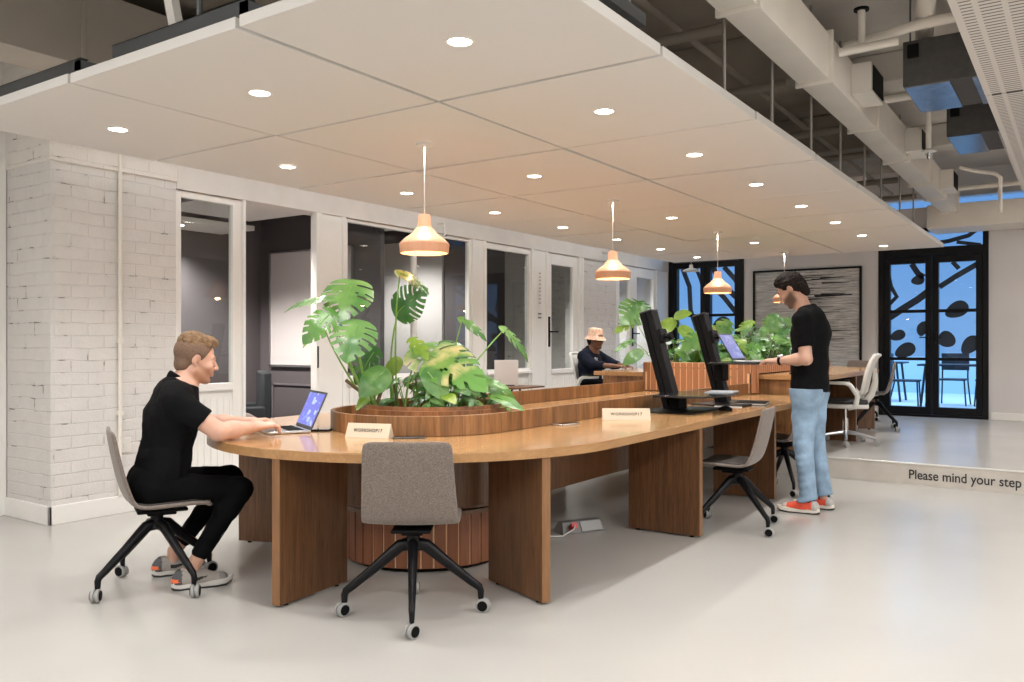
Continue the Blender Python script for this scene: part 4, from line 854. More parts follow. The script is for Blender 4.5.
class SDF:
    def __init__(s): s.p = []; s.M = Matrix.Identity(4)
    def tf(s, v): return np.array(s.M @ Vector(v), np.float32)
    def rot(s): return np.array(s.M.to_3x3(), np.float32)
    def cap(s, a, b, r1, r2=None, k=.02, sq=None):
        r2 = r1 if r2 is None else r2; a = s.tf(a); b = s.tf(b); e = max(r1, r2)*(max(1, sq[1]) if sq else 1)
        if sq: sq = (s.rot() @ np.array(sq[0], np.float32), sq[1])
        s.p.append(('u', k, np.minimum(a, b)-e, np.maximum(a, b)+e, lambda P, a=a, b=b, r1=r1, r2=r2, sq=sq: _caps(P, a, b, r1, r2, sq))); return s
    def ell(s, c, r, k=.02, rot=(0, 0, 0), op='u'):
        R = s.rot() @ np.array(Euler(rot).to_matrix(), np.float32); c = s.tf(c); e = max(r)
        s.p.append((op, k, c-e, c+e, lambda P, c=c, r=r, R=R: _ell(P, c, r, R))); return s
    def sub(s, c, r, k=.01, rot=(0, 0, 0)): return s.ell(c, r, k, rot, 's')
    def plane(s, pt, n, k=.004):
        """cut away the side the normal points to"""
        pt = s.tf(pt); n = s.rot() @ np.array(n, np.float32); n = n/np.linalg.norm(n); s.p.append(('c', k, None, None, lambda P, pt=pt, n=n: (P-pt)@n)); return s
    def fn(s, f): s.p.append(('f', 0, None, None, f)); return s
    def mesh(s, name, mat, parent, vox=.006, color=None, weight=None):
        lo = np.min([q[2] for q in s.p if q[0] == 'u'], axis=0)-.03; hi = np.max([q[3] for q in s.p if q[0] == 'u'], axis=0)+.03
        n = np.ceil((hi-lo)/vox).astype(int)+1
        ax = [lo[i]+vox*np.arange(n[i], dtype=np.float32) for i in range(3)]
        D = np.full(n, .5, np.float32)
        for op, k, a, b, f in s.p:
            if op in 'us':
                m = k+3*vox; i0 = np.clip(np.floor((a-m-lo)/vox).astype(int), 0, n-1); i1 = np.clip(np.ceil((b+m-lo)/vox).astype(int)+1, 1, n)
                if (i1 <= i0).any(): continue
            else: i0 = np.zeros(3, int); i1 = n
            sl = tuple(slice(i0[i], i1[i]) for i in range(3))
            G_ = np.stack(np.meshgrid(*[ax[i][sl[i]] for i in range(3)], indexing='ij'), -1)
            if op == 'f': D[sl] = f(G_, D[sl]); continue
            v = f(G_)
            if op == 'u': D[sl] = smin(D[sl], v, k)
            elif op == 's': D[sl] = -smin(-D[sl], v, k)
            else: D[sl] = -smin(-D[sl], -v, k)
        D[0] = D[-1] = .5; D[:, 0] = D[:, -1] = .5; D[:, :, 0] = D[:, :, -1] = .5
        # surface nets
        ins = D < 0; nx, ny, nz = n
        cnt = np.zeros((nx-1, ny-1, nz-1), np.int8); 
        for dx in (0, 1):
            for dy in (0, 1):
                for dz in (0, 1): cnt += ins[dx:nx-1+dx, dy:ny-1+dy, dz:nz-1+dz]
        act = (cnt > 0) & (cnt < 8); idx = np.full(act.shape, -1, np.int64); cells = np.argwhere(act); idx[act] = np.arange(len(cells))
        acc = np.zeros((len(cells), 3)); num = np.zeros(len(cells)); c8 = [(a, b, c) for a in (0, 1) for b in (0, 1) for c in (0, 1)]
        for p in c8:
            for q in c8:
                if sum(q)-sum(p) == 1 and all(q[i] >= p[i] for i in range(3)):
                    d0 = D[cells[:, 0]+p[0], cells[:, 1]+p[1], cells[:, 2]+p[2]]; d1 = D[cells[:, 0]+q[0], cells[:, 1]+q[1], cells[:, 2]+q[2]]
                    m = (d0 < 0) != (d1 < 0); t = np.where(m, d0/np.where(m, d0-d1, 1), 0)
                    pos = np.array(p)+t[:, None]*(np.array(q)-np.array(p)); acc[m] += pos[m]; num += m
        V = (cells+acc/num[:, None])*vox+lo; F_ = []
        for axx in range(3):
            a1, a2 = (axx+1) % 3, (axx+2) % 3
            sa = [slice(None)]*3; sb = [slice(None)]*3; sa[axx] = slice(0, -1); sb[axx] = slice(1, None)
            fl = ins[tuple(sa)] != ins[tuple(sb)]; e = np.argwhere(fl); ok = (e[:, a1] > 0) & (e[:, a2] > 0) & (e[:, a1] < n[a1]-1) & (e[:, a2] < n[a2]-1); e = e[ok]
            o1 = np.zeros(3, int); o1[a1] = 1; o2 = np.zeros(3, int); o2[a2] = 1
            g = lambda w: idx[w[:, 0], w[:, 1], w[:, 2]]
            quad = np.stack([g(e-o1-o2), g(e-o2), g(e), g(e-o1)], 1); flip = ins[e[:, 0], e[:, 1], e[:, 2]]
            quad[~flip] = quad[~flip][:, ::-1]; F_.append(quad)
        F_ = np.concatenate(F_); F_ = F_[(F_ >= 0).all(1)]
        me = bpy.data.meshes.new(name); me.vertices.add(len(V)); me.vertices.foreach_set('co', V.astype(np.float32).ravel())
        me.loops.add(len(F_)*4); me.polygons.add(len(F_)); me.loops.foreach_set('vertex_index', F_.astype(np.int32).ravel())
        me.polygons.foreach_set('loop_start', np.arange(len(F_), dtype=np.int32)*4); me.polygons.foreach_set('loop_total', np.full(len(F_), 4, np.int32)); me.update(calc_edges=True); me.validate()
        me.polygons.foreach_set('use_smooth', [True]*len(me.polygons))
        if weight is not None:
            at_ = me.attributes.new('stubble', 'FLOAT', 'POINT'); vc = np.zeros(len(me.vertices)*3); me.vertices.foreach_get('co', vc); at_.data.foreach_set('value', weight(vc.reshape(-1, 3)).astype(np.float32))
        for m_ in (mat if isinstance(mat, (list, tuple)) else [mat]): me.materials.append(m_)
        if color is not None:
            cen = np.zeros(len(me.polygons)*3); me.polygons.foreach_get('center', cen); me.polygons.foreach_set('material_index', color(cen.reshape(-1, 3)).astype(np.int32))
        o = bpy.data.objects.new(name, me); C.objects.link(o)
        if parent is not None: o.parent = parent
        sm_ = o.modifiers.new('smooth', 'SMOOTH'); sm_.factor = .5; sm_.iterations = 2
        return o
def nz(P, f, seed=0):
    return (np.sin(P[..., 0]*f+seed)*np.sin(P[..., 1]*f*1.13+2*seed+.7)+np.sin(P[..., 1]*f*.9+P[..., 2]*f*.8+seed)*np.cos(P[..., 2]*f*1.2+P[..., 0]*f*.7))*.5

def skin_mat(name, c, stub=None):
    m = nmat(name, c, .48, var=.08, vscale=14, bump=.06, bscale=160); b = m.node_tree.nodes['Principled BSDF']
    b.inputs['Subsurface Weight'].default_value = .12; b.inputs['Subsurface Radius'].default_value = (.03, .012, .006); b.inputs['Subsurface Scale'].default_value = .3
    if stub:
        N = m.node_tree.nodes; L = m.node_tree.links; src = b.inputs['Base Color'].links[0].from_socket; a = N.new('ShaderNodeAttribute'); a.attribute_name = 'stubble'; mx = N.new('ShaderNodeMix'); mx.data_type = 'RGBA'
        L.new(a.outputs['Fac'], mx.inputs[0]); L.new(src, mx.inputs[6]); mx.inputs[7].default_value = (*stub, 1); L.new(mx.outputs[2], b.inputs['Base Color'])
    return m
M_sk1 = skin_mat('fair skin', (.62, .36, .265), (.36, .17, .095)); M_sk2 = skin_mat('light skin', (.56, .33, .24), (.045, .025, .018)); M_sk3 = skin_mat('brown skin', (.2, .09, .05))
M_stub1 = nmat('ginger stubble', (.44, .245, .16), .7, var=.15, vscale=60, bump=.2, bscale=260); M_stub2 = nmat('dark stubble', (.15, .09, .065), .8, var=.25, vscale=60, bump=.25, bscale=260)
M_hair1 = nmat('light brown hair', (.19, .115, .062), .75, spec=.25, var=.45, vscale=45, bump=.6, bscale=90); M_hair1s = nmat('short faded hair', (.17, .1, .065), .75, var=.2, vscale=90, bump=.4, bscale=300)
M_hair2 = nmat('dark brown hair', (.014, .009, .007), .8, var=.5, vscale=45, bump=.6, bscale=70, spec=.2); M_eye = nmat('eye white', (.7, .68, .65), .15); M_iris = nmat('iris', (.03, .04, .05), .1)
M_lip1 = nmat('lip', (.5, .2, .16), .5)
M_tee = nmat('black cotton', (.0045, .0045, .0052), .9, var=.2, vscale=5, bump=.35, bscale=14, spec=.12)
M_trs = nmat('black trousers', (.0035, .0035, .004), .9, var=.2, vscale=5, bump=.4, bscale=16, spec=.1)
M_jean = nmat('light blue denim', (.235, .335, .45), .85, var=.3, vscale=8, bump=.6, bscale=18, spec=.2); M_navy = nmat('navy sweatshirt', (.008, .011, .022), .9, var=.25, vscale=10, bump=.35, bscale=18, spec=.15)

def head(S_, skull=True):
    """adds a head in the current frame of S_: x forward, y left, z up, origin between the ears"""
    S_.ell((-.015, 0, .038), (.098, .077, .088), .01)
    S_.ell((.032, 0, -.02), (.060, .060, .088), .02)
    S_.cap((-.005, .052, -.058), (.062, .018, -.098), .022, .02, .02); S_.cap((-.005, -.052, -.058), (.062, -.018, -.098), .022, .02, .02)
    S_.ell((.074, 0, -.1), (.020, .024, .018), .015)
    S_.cap((.078, .036, .022), (.086, 0, .018), .010, .011, .012); S_.cap((.078, -.036, .022), (.086, 0, .018), .010, .011, .012)
    for s in (1, -1):
        S_.ell((.062, s*.038, -.028), (.026, .022, .022), .015)
        S_.sub((.102, s*.030, .002), (.016, .019, .011), .012)
    S_.cap((.090, 0, .010), (.114, 0, -.030), .0075, .0108, .007)
    for s in (1, -1): S_.ell((.102, s*.012, -.034), (.011, .008, .008), .006)
    S_.ell((.089, 0, -.056), (.014, .022, .012), .012)
    S_.ell((.0955, 0, -.061), (.008, .021, .0055), .003); S_.ell((.0935, 0, -.072), (.009, .018, .0065), .003)
    for s in (1, -1):
        S_.ell((-.014, s*.078, -.004), (.017, .0065, .028), .004, (s*-.12, .15, s*-.35)); S_.sub((-.010, s*.0865, -.002), (.009, .006, .017), .003, (0, .15, s*-.35)); S_.ell((-.006, s*.077, -.028), (.008, .006, .009), .004)
def jaw(M, mx_):
    def f(c):
        q = (np.c_[c, np.ones(len(c))] @ np.array(M.inverted()).T)[:, :3]; x, y, z = q[:, 0], q[:, 1], q[:, 2]; sg = lambda t: 1/(1+np.exp(-np.clip(t, -30, 30)))
        w = sg((-.046+(.085-x)*.38-z)/.0045)*sg((z+.100+.42*x)/.006)*sg((x+.004)/.005)
        lips = np.exp(-((x-.095)**2/.00025+(z+.067)**2/.00010+y**2/.0006)); neck = np.linalg.norm(q, axis=1) < .16
        return w*(1-.8*lips)*mx_*neck
    return f
def head_bits(M, par, hairm, browm):
    Mb = lambda: MB()
    for s in (1, -1):
        T = M @ Matrix.Translation((.0755, s*.0305, .002)); sph = [(.0118*math.sin(t), .0118*math.cos(t)) for t in [PI*i/10 for i in range(11)]]
        e = obj('eye', Mb().lathe(sph, 16, T), M_eye, par); obj('iris', Mb().lathe([(0, .0122), (.0045, .0118), (.0055, .0106)], 14, T @ Matrix.Rotation(PI/2, 4, 'Y') @ Matrix.Rotation(0, 4, 'Z')), M_iris, e)
        lid = [(.0130*math.sin(t), .0130*math.cos(t)) for t in [PI/2*i/8 for i in range(9)]]
        obj('eyelid', Mb().lathe(lid, 16, T @ Matrix.Rotation(math.radians(32), 4, 'Y')), hairm[1], par)
        pts = [(.088, s*.012, .022), (.09, s*.028, .028), (.081, s*.045, .022)]; obj('eyebrow', Mb().tube([tuple(M @ Vector(p)) for p in pts], [.004, .0045, .002], 8, 1.0), browm, par)
def hand(S_, w, d, n, side, curl=.35, L=.185, spread=.10, k=.004):
    """w wrist, d direction of the fingers, n back of the hand, side +1 = thumb on the left of d seen from n"""
    w = Vector(w); d = Vector(d).normalized(); n = Vector(n); n = (n-d*n.dot(d)).normalized(); t = n.cross(d)*side
    sc = L/.185; P = lambda a, b, c: tuple(w+d*a*sc+t*b*sc+n*c*sc)
    for b in (-.030, -.010, .010, .029): S_.cap(P(.0, b*.6, 0), P(.088-abs(b+.0)*.25, b, .002), .0145*sc, .0115*sc, .012)
    S_.cap(P(.01, 0, -.002), P(.07, .0, -.004), .018*sc, .016*sc, .02)
    for i, (b, l) in enumerate(((.031, .070), (.011, .079), (-.010, .073), (-.030, .058))):
        a = spread*(1.5-i)/1.5; x, y, z = .086-abs(b)*.25, b, .002; ang = -curl*.5; r = (.0088, .0088, .0084, .0076)[i]*sc
        for j, fr in enumerate((.46, .30, .24)):
            x2 = x+l*fr*math.cos(ang)*math.cos(a); y2 = y+l*fr*math.sin(a)*math.cos(ang); z2 = z+l*fr*math.sin(ang)
            S_.cap(P(x, y, z), P(x2, y2, z2), r, r*.93, k if j else .006); x, y, z = x2, y2, z2; r *= .93; ang -= curl*(1.1 if j == 0 else .6)
    S_.cap(P(.018, .022, -.006), P(.052, .052, -.014), .0135*sc, .011*sc, .008); S_.cap(P(.052, .052, -.014), P(.078, .060, -.020), .0105*sc, .0095*sc, .004); S_.cap(P(.078, .060, -.02), P(.100, .058, -.025), .0095*sc, .008*sc, .003)
def shoe(root, ank, toe_dir, heel_z, mats, pitch=0, L=.30, lab=None, y=0):
    """a sneaker: sole, upper, laces and heel patch; ank = position over the heel on the floor"""
    M = Matrix.Translation(ank) @ Matrix.Rotation(toe_dir, 4, 'Z') @ Matrix.Rotation(pitch, 4, 'Y')
    t = bpy.data.objects.new('sneaker', None); C.objects.link(t); t.parent = root; t.matrix_local = M
    def outline(k, z): return [(x*L/.3, y*k, z) for x, y in ((-.06, 0), (-.052, .026), (-.02, .036), (.04, .034), (.09, .040), (.15, .048), (.20, .044), (.232, .022), (.24, 0), (.232, -.022), (.20, -.044), (.15, -.046), (.09, -.036), (.04, -.031), (-.02, -.034), (-.052, -.026))]
    def soleobj(name, z0, z1, k0, k1, mt):
        a = outline(k0, 0); b = outline(k1, 0); n = len(a); lift = lambda x: .018*max(0, (x-.17)/.07)**2+.006*max(0, (-.03-x)/.03)
        v = [(x, y, z0+lift(x)) for x, y, _ in a]+[(x, y, z1+lift(x)*.6+(.008 if x < 0 else 0)) for x, y, _ in b]
        obj(name, MB().add(v, [tuple(range(n))[::-1], tuple(range(n, 2*n))]+[(i, (i+1) % n, (i+1) % n+n, i+n) for i in range(n)]), mt, t, .003)
    soleobj('outsole', 0, .008, 1.0, 1.02, mats[3]); soleobj('midsole', .0085, .034, 1.03, .98, mats[0])
    S_ = SDF(); S_.cap((-.015, 0, .045), (.06, 0, .045), .038, .038, .02, ((0, 1, 0), .9)); S_.cap((.06, 0, .045), (.185, 0, .036), .04, .030, .02, ((0, 1, 0), 1.12)); S_.cap((-.02, 0, .05), (-.005, 0, .085), .038, .033, .02); S_.cap((.02, 0, .07), (.1, 0, .055), .034, .03, .02)
    S_.plane((0, 0, .03), (0, 0, -1)); S_.plane((.0, 0, .105), (-.25, 0, 1)); S_.sub((.005, 0, .105), (.036, .024, .03), .006)
    def colr(cn):
        x, z = cn[:, 0], cn[:, 2]; r = np.zeros(len(cn)); r[(x > .168)] = 2; r[(x < -.012)] = 1; r[(x > .03) & (x < .11) & (z < .062) & (np.abs(cn[:, 1]) > .02) & (z > .042-.0*(x)) & ((x-.03)*.3+.036 < z)] = 3; return r
    S_.mesh('upper', mats[4:8], t, .004, colr)
    for i in range(4): x = .055+i*.026; z = .088-i*.0115; obj('lace', MB().tube([(x, -.022, z-.006), (x+.004, 0, z+.004), (x, .022, z-.006)], .0035, 6), mats[8], t)
    return t

# ---------------------------------------------------------------- the seated man
p1 = thing('person', 'man with short light hair in black polo shirt and black trousers sitting and typing', 'person', (-3.93, 2.52, 0), math.atan2(.893, .45))
HM = Matrix.Translation((.188, 0, 1.165)) @ Matrix.Rotation(math.radians(11), 4, 'Y')
B = SDF(); B.M = HM; head(B); B.M = Matrix.Identity(4)
B.cap((.155, 0, 1.12), (.115, 0, 1.0), .051, .058, .025)                                            # neck
B.cap((.10, 0, .98), (.06, 0, .86), .10, .11, .05, ((0, 1, 0), 1.45)); B.cap((.05, 0, .82), (.0, 0, .56), .10, .11, .05, ((0, 1, 0), 1.35)); B.cap((-.02, .08, .52), (-.02, -.08, .52), .10, .10, .05)
arms1 = [((.07, -.185, .955), (.265, -.235, .802), (.475, -.14, .812)), ((.08, .185, .955), (.29, .215, .805), (.49, .085, .815))]
for sh_, el, wr in arms1:
    B.cap(sh_, el, .056, .046, .03); B.cap(el, tuple(Vector(el).lerp(Vector(wr), .35)), .043, .045, .02); B.cap(tuple(Vector(el).lerp(Vector(wr), .3)), wr, .045, .026, .02)
hand(B, arms1[0][2], (.98, .12, .06), (0, -.15, 1), 1, .75, .18); hand(B, arms1[1][2], (.98, -.12, .06), (0, .15, 1), -1, .75, .18)
legs1 = [((-.0, -.09, .50), (.385, -.12, .488), (.165, -.10, .115)), ((-.0, .09, .50), (.40, .22, .50), (.11, .20, .13))]
for h_, kn, an in legs1:
    B.cap(h_, kn, .075, .05, .03); B.cap(kn, an, .045, .036, .02); B.cap(an, (an[0]-.01, an[1], .07), .034, .034, .01)
def beard1(cn):
    q = (np.c_[cn, np.ones(len(cn))] @ np.array(HM.inverted()).T)[:, :3]; r = np.zeros(len(cn)); x, z = q[:, 0], q[:, 2]
    r[(z < -.040-.0*x) & (z > -.125) & (x > .0) & ((z < -.078) | (x < .072) | (np.abs(q[:, 1]) > .028)) & (z < -.05+(.07-x)*.28)] = 1; return r
body = B.mesh('body', M_sk1, p1, .0052, weight=jaw(HM, .7))
head_bits(HM, body, (M_hair1, M_sk1), nmat('ginger brow', (.25, .13, .07), .7))
# hair: short at the sides, fuller on top
Hh = SDF(); Hh.M = HM; Hh.ell((-.015, 0, .038), (.1015, .0805, .0915), .004); Hh.ell((-.05, 0, -.035), (.052, .058, .05), .02); Hh.plane((0, 0, -.03), (1.1, 0, -1)); Hh.plane((.045, 0, .035), (1, 0, -.55)); 
for s in (1, -1): Hh.sub((.0, s*.083, -.006), (.024, .02, .034), .004)
Hh.mesh('hair_sides', M_hair1s, p1, .004)
Hh = SDF(); Hh.M = HM; Hh.ell((-.004, 0, .068), (.1, .070, .070), .01); Hh.ell((.052, 0, .104), (.045, .050, .026), .02, (0, .1, 0)); Hh.ell((-.035, 0, .085), (.07, .066, .058), .02); Hh.plane((0, 0, .052), (.35, 0, -1)); Hh.fn(lambda P, D: D+.0035*nz(P, 170, 1.3)+.0015*nz(P, 330, .3))
Hh.mesh('hair_top', M_hair1, p1, .004)
# polo shirt
T_ = SDF(); T_.cap((.10, 0, .985), (.075, 0, .88), .098, .125, .05, ((0, 1, 0), 1.52)); T_.cap((.075, 0, .86), (.03, 0, .62), .128, .122, .06, ((0, 1, 0), 1.32)); T_.cap((.03, 0, .62), (.0, 0, .53), .122, .125, .05, ((0, 1, 0), 1.35)); T_.cap((.125, 0, 1.03), (.11, 0, .98), .068, .08, .04)
for sh_, el, wr in arms1:
    a = Vector(sh_); b = a.lerp(Vector(el), .62); T_.cap(sh_, tuple(b), .074, .064, .04)
T_.cap((.07, -.13, .985), (.07, .13, .985), .068, .068, .05)
T_.plane((.14, 0, 1.045), (.45, 0, 1)); T_.sub((.155, 0, 1.09), (.062, .06, .07), .006); T_.plane((0, 0, .492), (0, 0, -1))
for (sh_, el, wr) in arms1:
    e_ = Vector(el); s_ = Vector(sh_); dr = (e_-s_).normalized(); q = s_.lerp(e_, .64)
    T_.fn(lambda P, D, q=q, dr=dr, yy=sh_[1]: np.where((P[..., 1]*np.sign(yy) > .12) & (P[..., 0] > .10), np.maximum(D, (P-np.array(q, np.float32))@np.array(dr, np.float32)), D))
T_.fn(lambda P, D: D+.004*nz(P, 34, .4)+.002*nz(P, 75, 2.1))
T_.mesh('polo_shirt', M_tee, p1, .0065)
T_ = SDF(); T_.cap((.112, 0, 1.062), (.106, 0, 1.01), .068, .086, .02); T_.sub((.13, 0, 1.06), (.060, .058, .11), .003); T_.plane((.12, 0, 1.07), (.75, 0, 1)); T_.plane((.1, 0, .985), (-.5, 0, -1)); T_.sub((.19, 0, .99), (.03, .02, .07), .004)
T_.mesh('polo_collar', M_tee, p1, .004)
# trousers
T_ = SDF(); T_.cap((-.03, .07, .53), (-.03, -.07, .53), .112, .112, .04); T_.cap((.0, .05, .55), (.0, -.05, .55), .11, .11, .04)
for h_, kn, an in legs1:
    T_.cap((h_[0], h_[1], .505), kn, .092, .064, .04); T_.cap((kn[0]+.005, kn[1], kn[2]-.005), tuple(Vector(kn).lerp(Vector(an), .25)), .063, .058, .03); T_.cap(tuple(Vector(kn).lerp(Vector(an), .2)), tuple(Vector(kn).lerp(Vector(an), .84)), .058, .045, .03)
T_.plane((0, 0, .447), (0, 0, -1), .004) if False else None
T_.fn(lambda P, D: np.where((P[..., 0] < .24) & (P[..., 2] < .6) & (P[..., 2] > .36), np.maximum(D, (.452+.0*P[..., 0])-P[..., 2]), D))
T_.plane((0, 0, .645), (0, 0, 1)); T_.fn(lambda P, D: D+.003*nz(P, 40, 1.4)+.0015*nz(P, 90, .1))
T_.mesh('trousers', M_trs, p1, .0065)
sm1 = [nmat('sneaker sole white', (.62, .6, .57), .5), 0, 0, nmat('sneaker outsole dark', (.03, .03, .03), .6), nmat('sneaker taupe', (.36, .33, .30), .7, var=.1), nmat('sneaker charcoal', (.08, .08, .085), .7), nmat('sneaker toe grey', (.27, .25, .24), .6), nmat('sneaker black panel', (.012, .012, .012), .6), nmat('sneaker laces grey', (.42, .4, .38), .7)]
for (x, y) in ((.115, -.11), (.055, .205)):
    t = shoe(p1, (x, y, 0), 0, 0, sm1); obj('heel_accent', MB().lathe([(.036, .036), (.041, .046), (.039, .06), (.034, .062)], 20, Matrix.Translation((-.022, 0, 0))), nmat('sneaker orange', (.85, .17, .06), .5), t)

# ---------------------------------------------------------------- the standing man
p2 = thing('person', 'dark-haired man in black t-shirt and light jeans standing and typing', 'person', (-1.74, 6.40, 0), PI)
HM2 = Matrix.Translation((.085, .0, 1.650)) @ Matrix.Rotation(math.radians(34), 4, 'Y')
B = SDF(); B.M = HM2; head(B); B.M = Matrix.Identity(4)
B.cap((.04, 0, 1.62), (-.02, 0, 1.47), .051, .060, .025)
B.cap((-.04, 0, 1.42), (-.03, 0, 1.30), .09, .095, .05, ((0, 1, 0), 1.5)); B.cap((-.04, 0, 1.28), (-.045, 0, 1.0), .085, .08, .05, ((0, 1, 0), 1.3)); B.cap((-.045, .06, .92), (-.045, -.06, .92), .085, .085, .05)
arms2 = [((-.045, .195, 1.415), (-.085, .235, 1.135), (.135, .175, 1.118)), ((-.035, -.195, 1.415), (-.05, -.235, 1.14), (.14, -.1, 1.120))]
for sh_, el, wr in arms2:
    B.cap(sh_, el, .054, .044, .03); B.cap(el, tuple(Vector(el).lerp(Vector(wr), .35)), .041, .043, .02); B.cap(tuple(Vector(el).lerp(Vector(wr), .3)), wr, .043, .027, .02)
hand(B, arms2[0][2], (.97, -.22, .0), (0, .15, 1), -1, .40, .185); hand(B, arms2[1][2], (.98, .12, .0), (0, -.15, 1), 1, .40, .185)
legs2 = [((-.04, .09, .90), (-.03, .10, .50), (-.065, .10, .10)), ((-.04, -.09, .90), (-.06, -.11, .50), (-.12, -.12, .10))]
for h_, kn, an in legs2: B.cap(h_, kn, .075, .05, .03); B.cap(kn, an, .045, .034, .02)
def beard2(cn):
    q = (np.c_[cn, np.ones(len(cn))] @ np.array(HM2.inverted()).T)[:, :3]; r = np.zeros(len(cn)); x, z = q[:, 0], q[:, 2]
    r[(z > -.118) & (x > .012-(z+.05)*.0) & (z < -.052+(.07-x)*.35) & ((z < -.078) | (x < .082) | (np.abs(q[:, 1]) > .026)) & (cn[:, 2] > 1.5) & (z > -.086-.5*x)] = 1; return r
body = B.mesh('body', M_sk2, p2, .0052, weight=jaw(HM2, .85))
head_bits(HM2, body, (M_hair2, M_sk2), M_hair2)
Hh = SDF(); Hh.M = HM2; Hh.ell((-.019, 0, .040), (.102, .0835, .094), .01); Hh.ell((.01, 0, .104), (.066, .06, .038), .03); Hh.ell((.052, 0, .096), (.032, .05, .024), .02); Hh.ell((-.065, 0, -.02), (.05, .058, .055), .03); Hh.ell((-.078, 0, -.06), (.034, .048, .045), .02)
Hh.plane((.004, 0, -.02), (.95, 0, -.75)) ; Hh.fn(lambda P, D: D+.005*nz(P, 105, .9)+.003*nz(P, 230, .3))
for s in (1, -1): Hh.sub((.0, s*.086, -.008), (.026, .022, .034), .004)
Hh.mesh('hair', M_hair2, p2, .004)
T_ = SDF(); T_.cap((-.062, 0, 1.425), (-.058, 0, 1.33), .098, .124, .05, ((0, 1, 0), 1.5)); T_.cap((-.058, 0, 1.32), (-.048, 0, 1.10), .128, .122, .06, ((0, 1, 0), 1.38)); T_.cap((-.048, 0, 1.10), (-.05, 0, .88), .122, .139, .05, ((0, 1, 0), 1.36)); T_.cap((-.04, -.14, 1.437), (-.04, .14, 1.437), .062, .062, .05); T_.cap((-.03, 0, 1.50), (-.04, 0, 1.45), .066, .08, .04)
for sh_, el, wr in arms2: T_.cap(sh_, tuple(Vector(sh_).lerp(Vector(el), .72)), .073, .064, .035)
T_.sub((.03, 0, 1.565), (.085, .072, .085), .006); T_.plane((0, 0, .888), (0, 0, -1)); T_.plane((0, 0, 1.518), (.3, 0, 1))
for (sh_, el, wr) in arms2:
    e_ = Vector(el); s_ = Vector(sh_); dr = (e_-s_).normalized(); q = s_.lerp(e_, .70)
    T_.fn(lambda P, D, q=q, dr=dr, yy=sh_[1]: np.where((P[..., 1]*np.sign(yy) > .178) & (P[..., 2] > 1.13), np.maximum(D, (P-np.array(q, np.float32))@np.array(dr, np.float32)), D))
T_.fn(lambda P, D: D+.0045*nz(P, 30, .9)+.002*nz(P, 70, 1.1)); T_.mesh('tee_shirt', M_tee, p2, .0065)
T_ = SDF(); T_.cap((-.045, .065, .90), (-.045, -.065, .90), .118, .118, .04, ((1, 0, 0), 1.02))
for h_, kn, an in legs2:
    T_.cap((h_[0]-.01, h_[1], .87), tuple(Vector(h_).lerp(Vector(kn), .5)), .106, .088, .045); T_.cap(tuple(Vector(h_).lerp(Vector(kn), .5)), kn, .088, .070, .02); T_.cap(kn, (an[0]+.0, an[1], .12), .068, .060, .02); T_.cap((an[0], an[1], .12), (an[0]+.015, an[1], .085), .062, .064, .01)
T_.plane((0, 0, .915), (0, 0, 1)); T_.plane((0, 0, .075), (-.25, 0, -1)); T_.fn(lambda P, D: D+.0022*nz(P, 30, 2.2)+.0030*np.sin(P[..., 2]*120+8*P[..., 0]*3)*np.clip((.62-P[..., 2])*4, 0, 1)*np.clip((P[..., 0]+.12)*9, .2, 1))
T_.mesh('jeans', M_jean, p2, .0065)
wt = obj('wristwatch', MB().lathe([(.031, -.011), (.034, -.01), (.034, .01), (.031, .011)], 24, Matrix.Translation(Vector(arms2[0][1]).lerp(Vector(arms2[0][2]), .9)) @ (Vector(arms2[0][2])-Vector(arms2[0][1])).to_track_quat('Z', 'Y').to_matrix().to_4x4()), M_blackp, p2)
wd_ = (Vector(arms2[0][2])-Vector(arms2[0][1])).normalized(); c0 = Vector(arms2[0][1]).lerp(Vector(arms2[0][2]), .9)
obj('watch_case', MB().lathe([(0, .0), (.019, 0), (.019, .009), (.016, .011), (0, .011)], 20, Matrix.Translation(c0+Vector((0, .012, .031))) @ Matrix.Rotation(-.35, 4, 'X')), M_alu, wt)
sm2 = [nmat('sneaker sole cream', (.66, .62, .54), .5), 0, 0, nmat('sneaker outsole black', (.02, .02, .02), .6), nmat('sneaker coral', (.82, .10, .05), .65, var=.12), nmat('sneaker heel grey', (.4, .38, .36), .6), nmat('sneaker toe cap', (.55, .5, .46), .6), nmat('sneaker coral dark', (.72, .08, .04), .6), nmat('sneaker laces cream', (.62, .58, .5), .7)]
for (x, y, r) in ((-.085, .10, .0), (-.135, -.13, -.1)): shoe(p2, (x, y, 0), r, 0, sm2, L=.31); obj('sock', MB().lathe([(.036, .06), (.035, .13)], 20, Matrix.Translation((x+.01, y, 0)), True), M_blackp, p2)

# ---------------------------------------------------------------- the person in the bucket hat
p3 = thing('person', 'person in patterned bucket hat and navy sweatshirt sitting at the upper desk', 'person', (-4.9, 9.05, ST), math.radians(-6))
HM3 = Matrix.Translation((-.045, 0, 1.105)) @ Matrix.Rotation(math.radians(6), 4, 'Y') @ Matrix.Rotation(-.15, 4, 'Z') @ Matrix.Scale(.95, 4)
B = SDF(); B.M = HM3; head(B); B.M = Matrix.Identity(4)
B.cap((-.07, 0, 1.06), (-.11, 0, .94), .052, .058, .03); B.cap((-.12, 0, .93), (-.12, 0, .6), .09, .1, .05, ((0, 1, 0), 1.4)); B.cap((-.12, .08, .52), (-.12, -.08, .52), .09, .09, .04)
arms3 = [((-.12, -.175, .90), (.06, -.21, .795), (.30, -.10, .785)), ((-.12, .175, .90), (.06, .21, .795), (.30, .10, .785))]
for sh_, el, wr in arms3: B.cap(sh_, el, .048, .04, .02); B.cap(el, wr, .04, .026, .02)
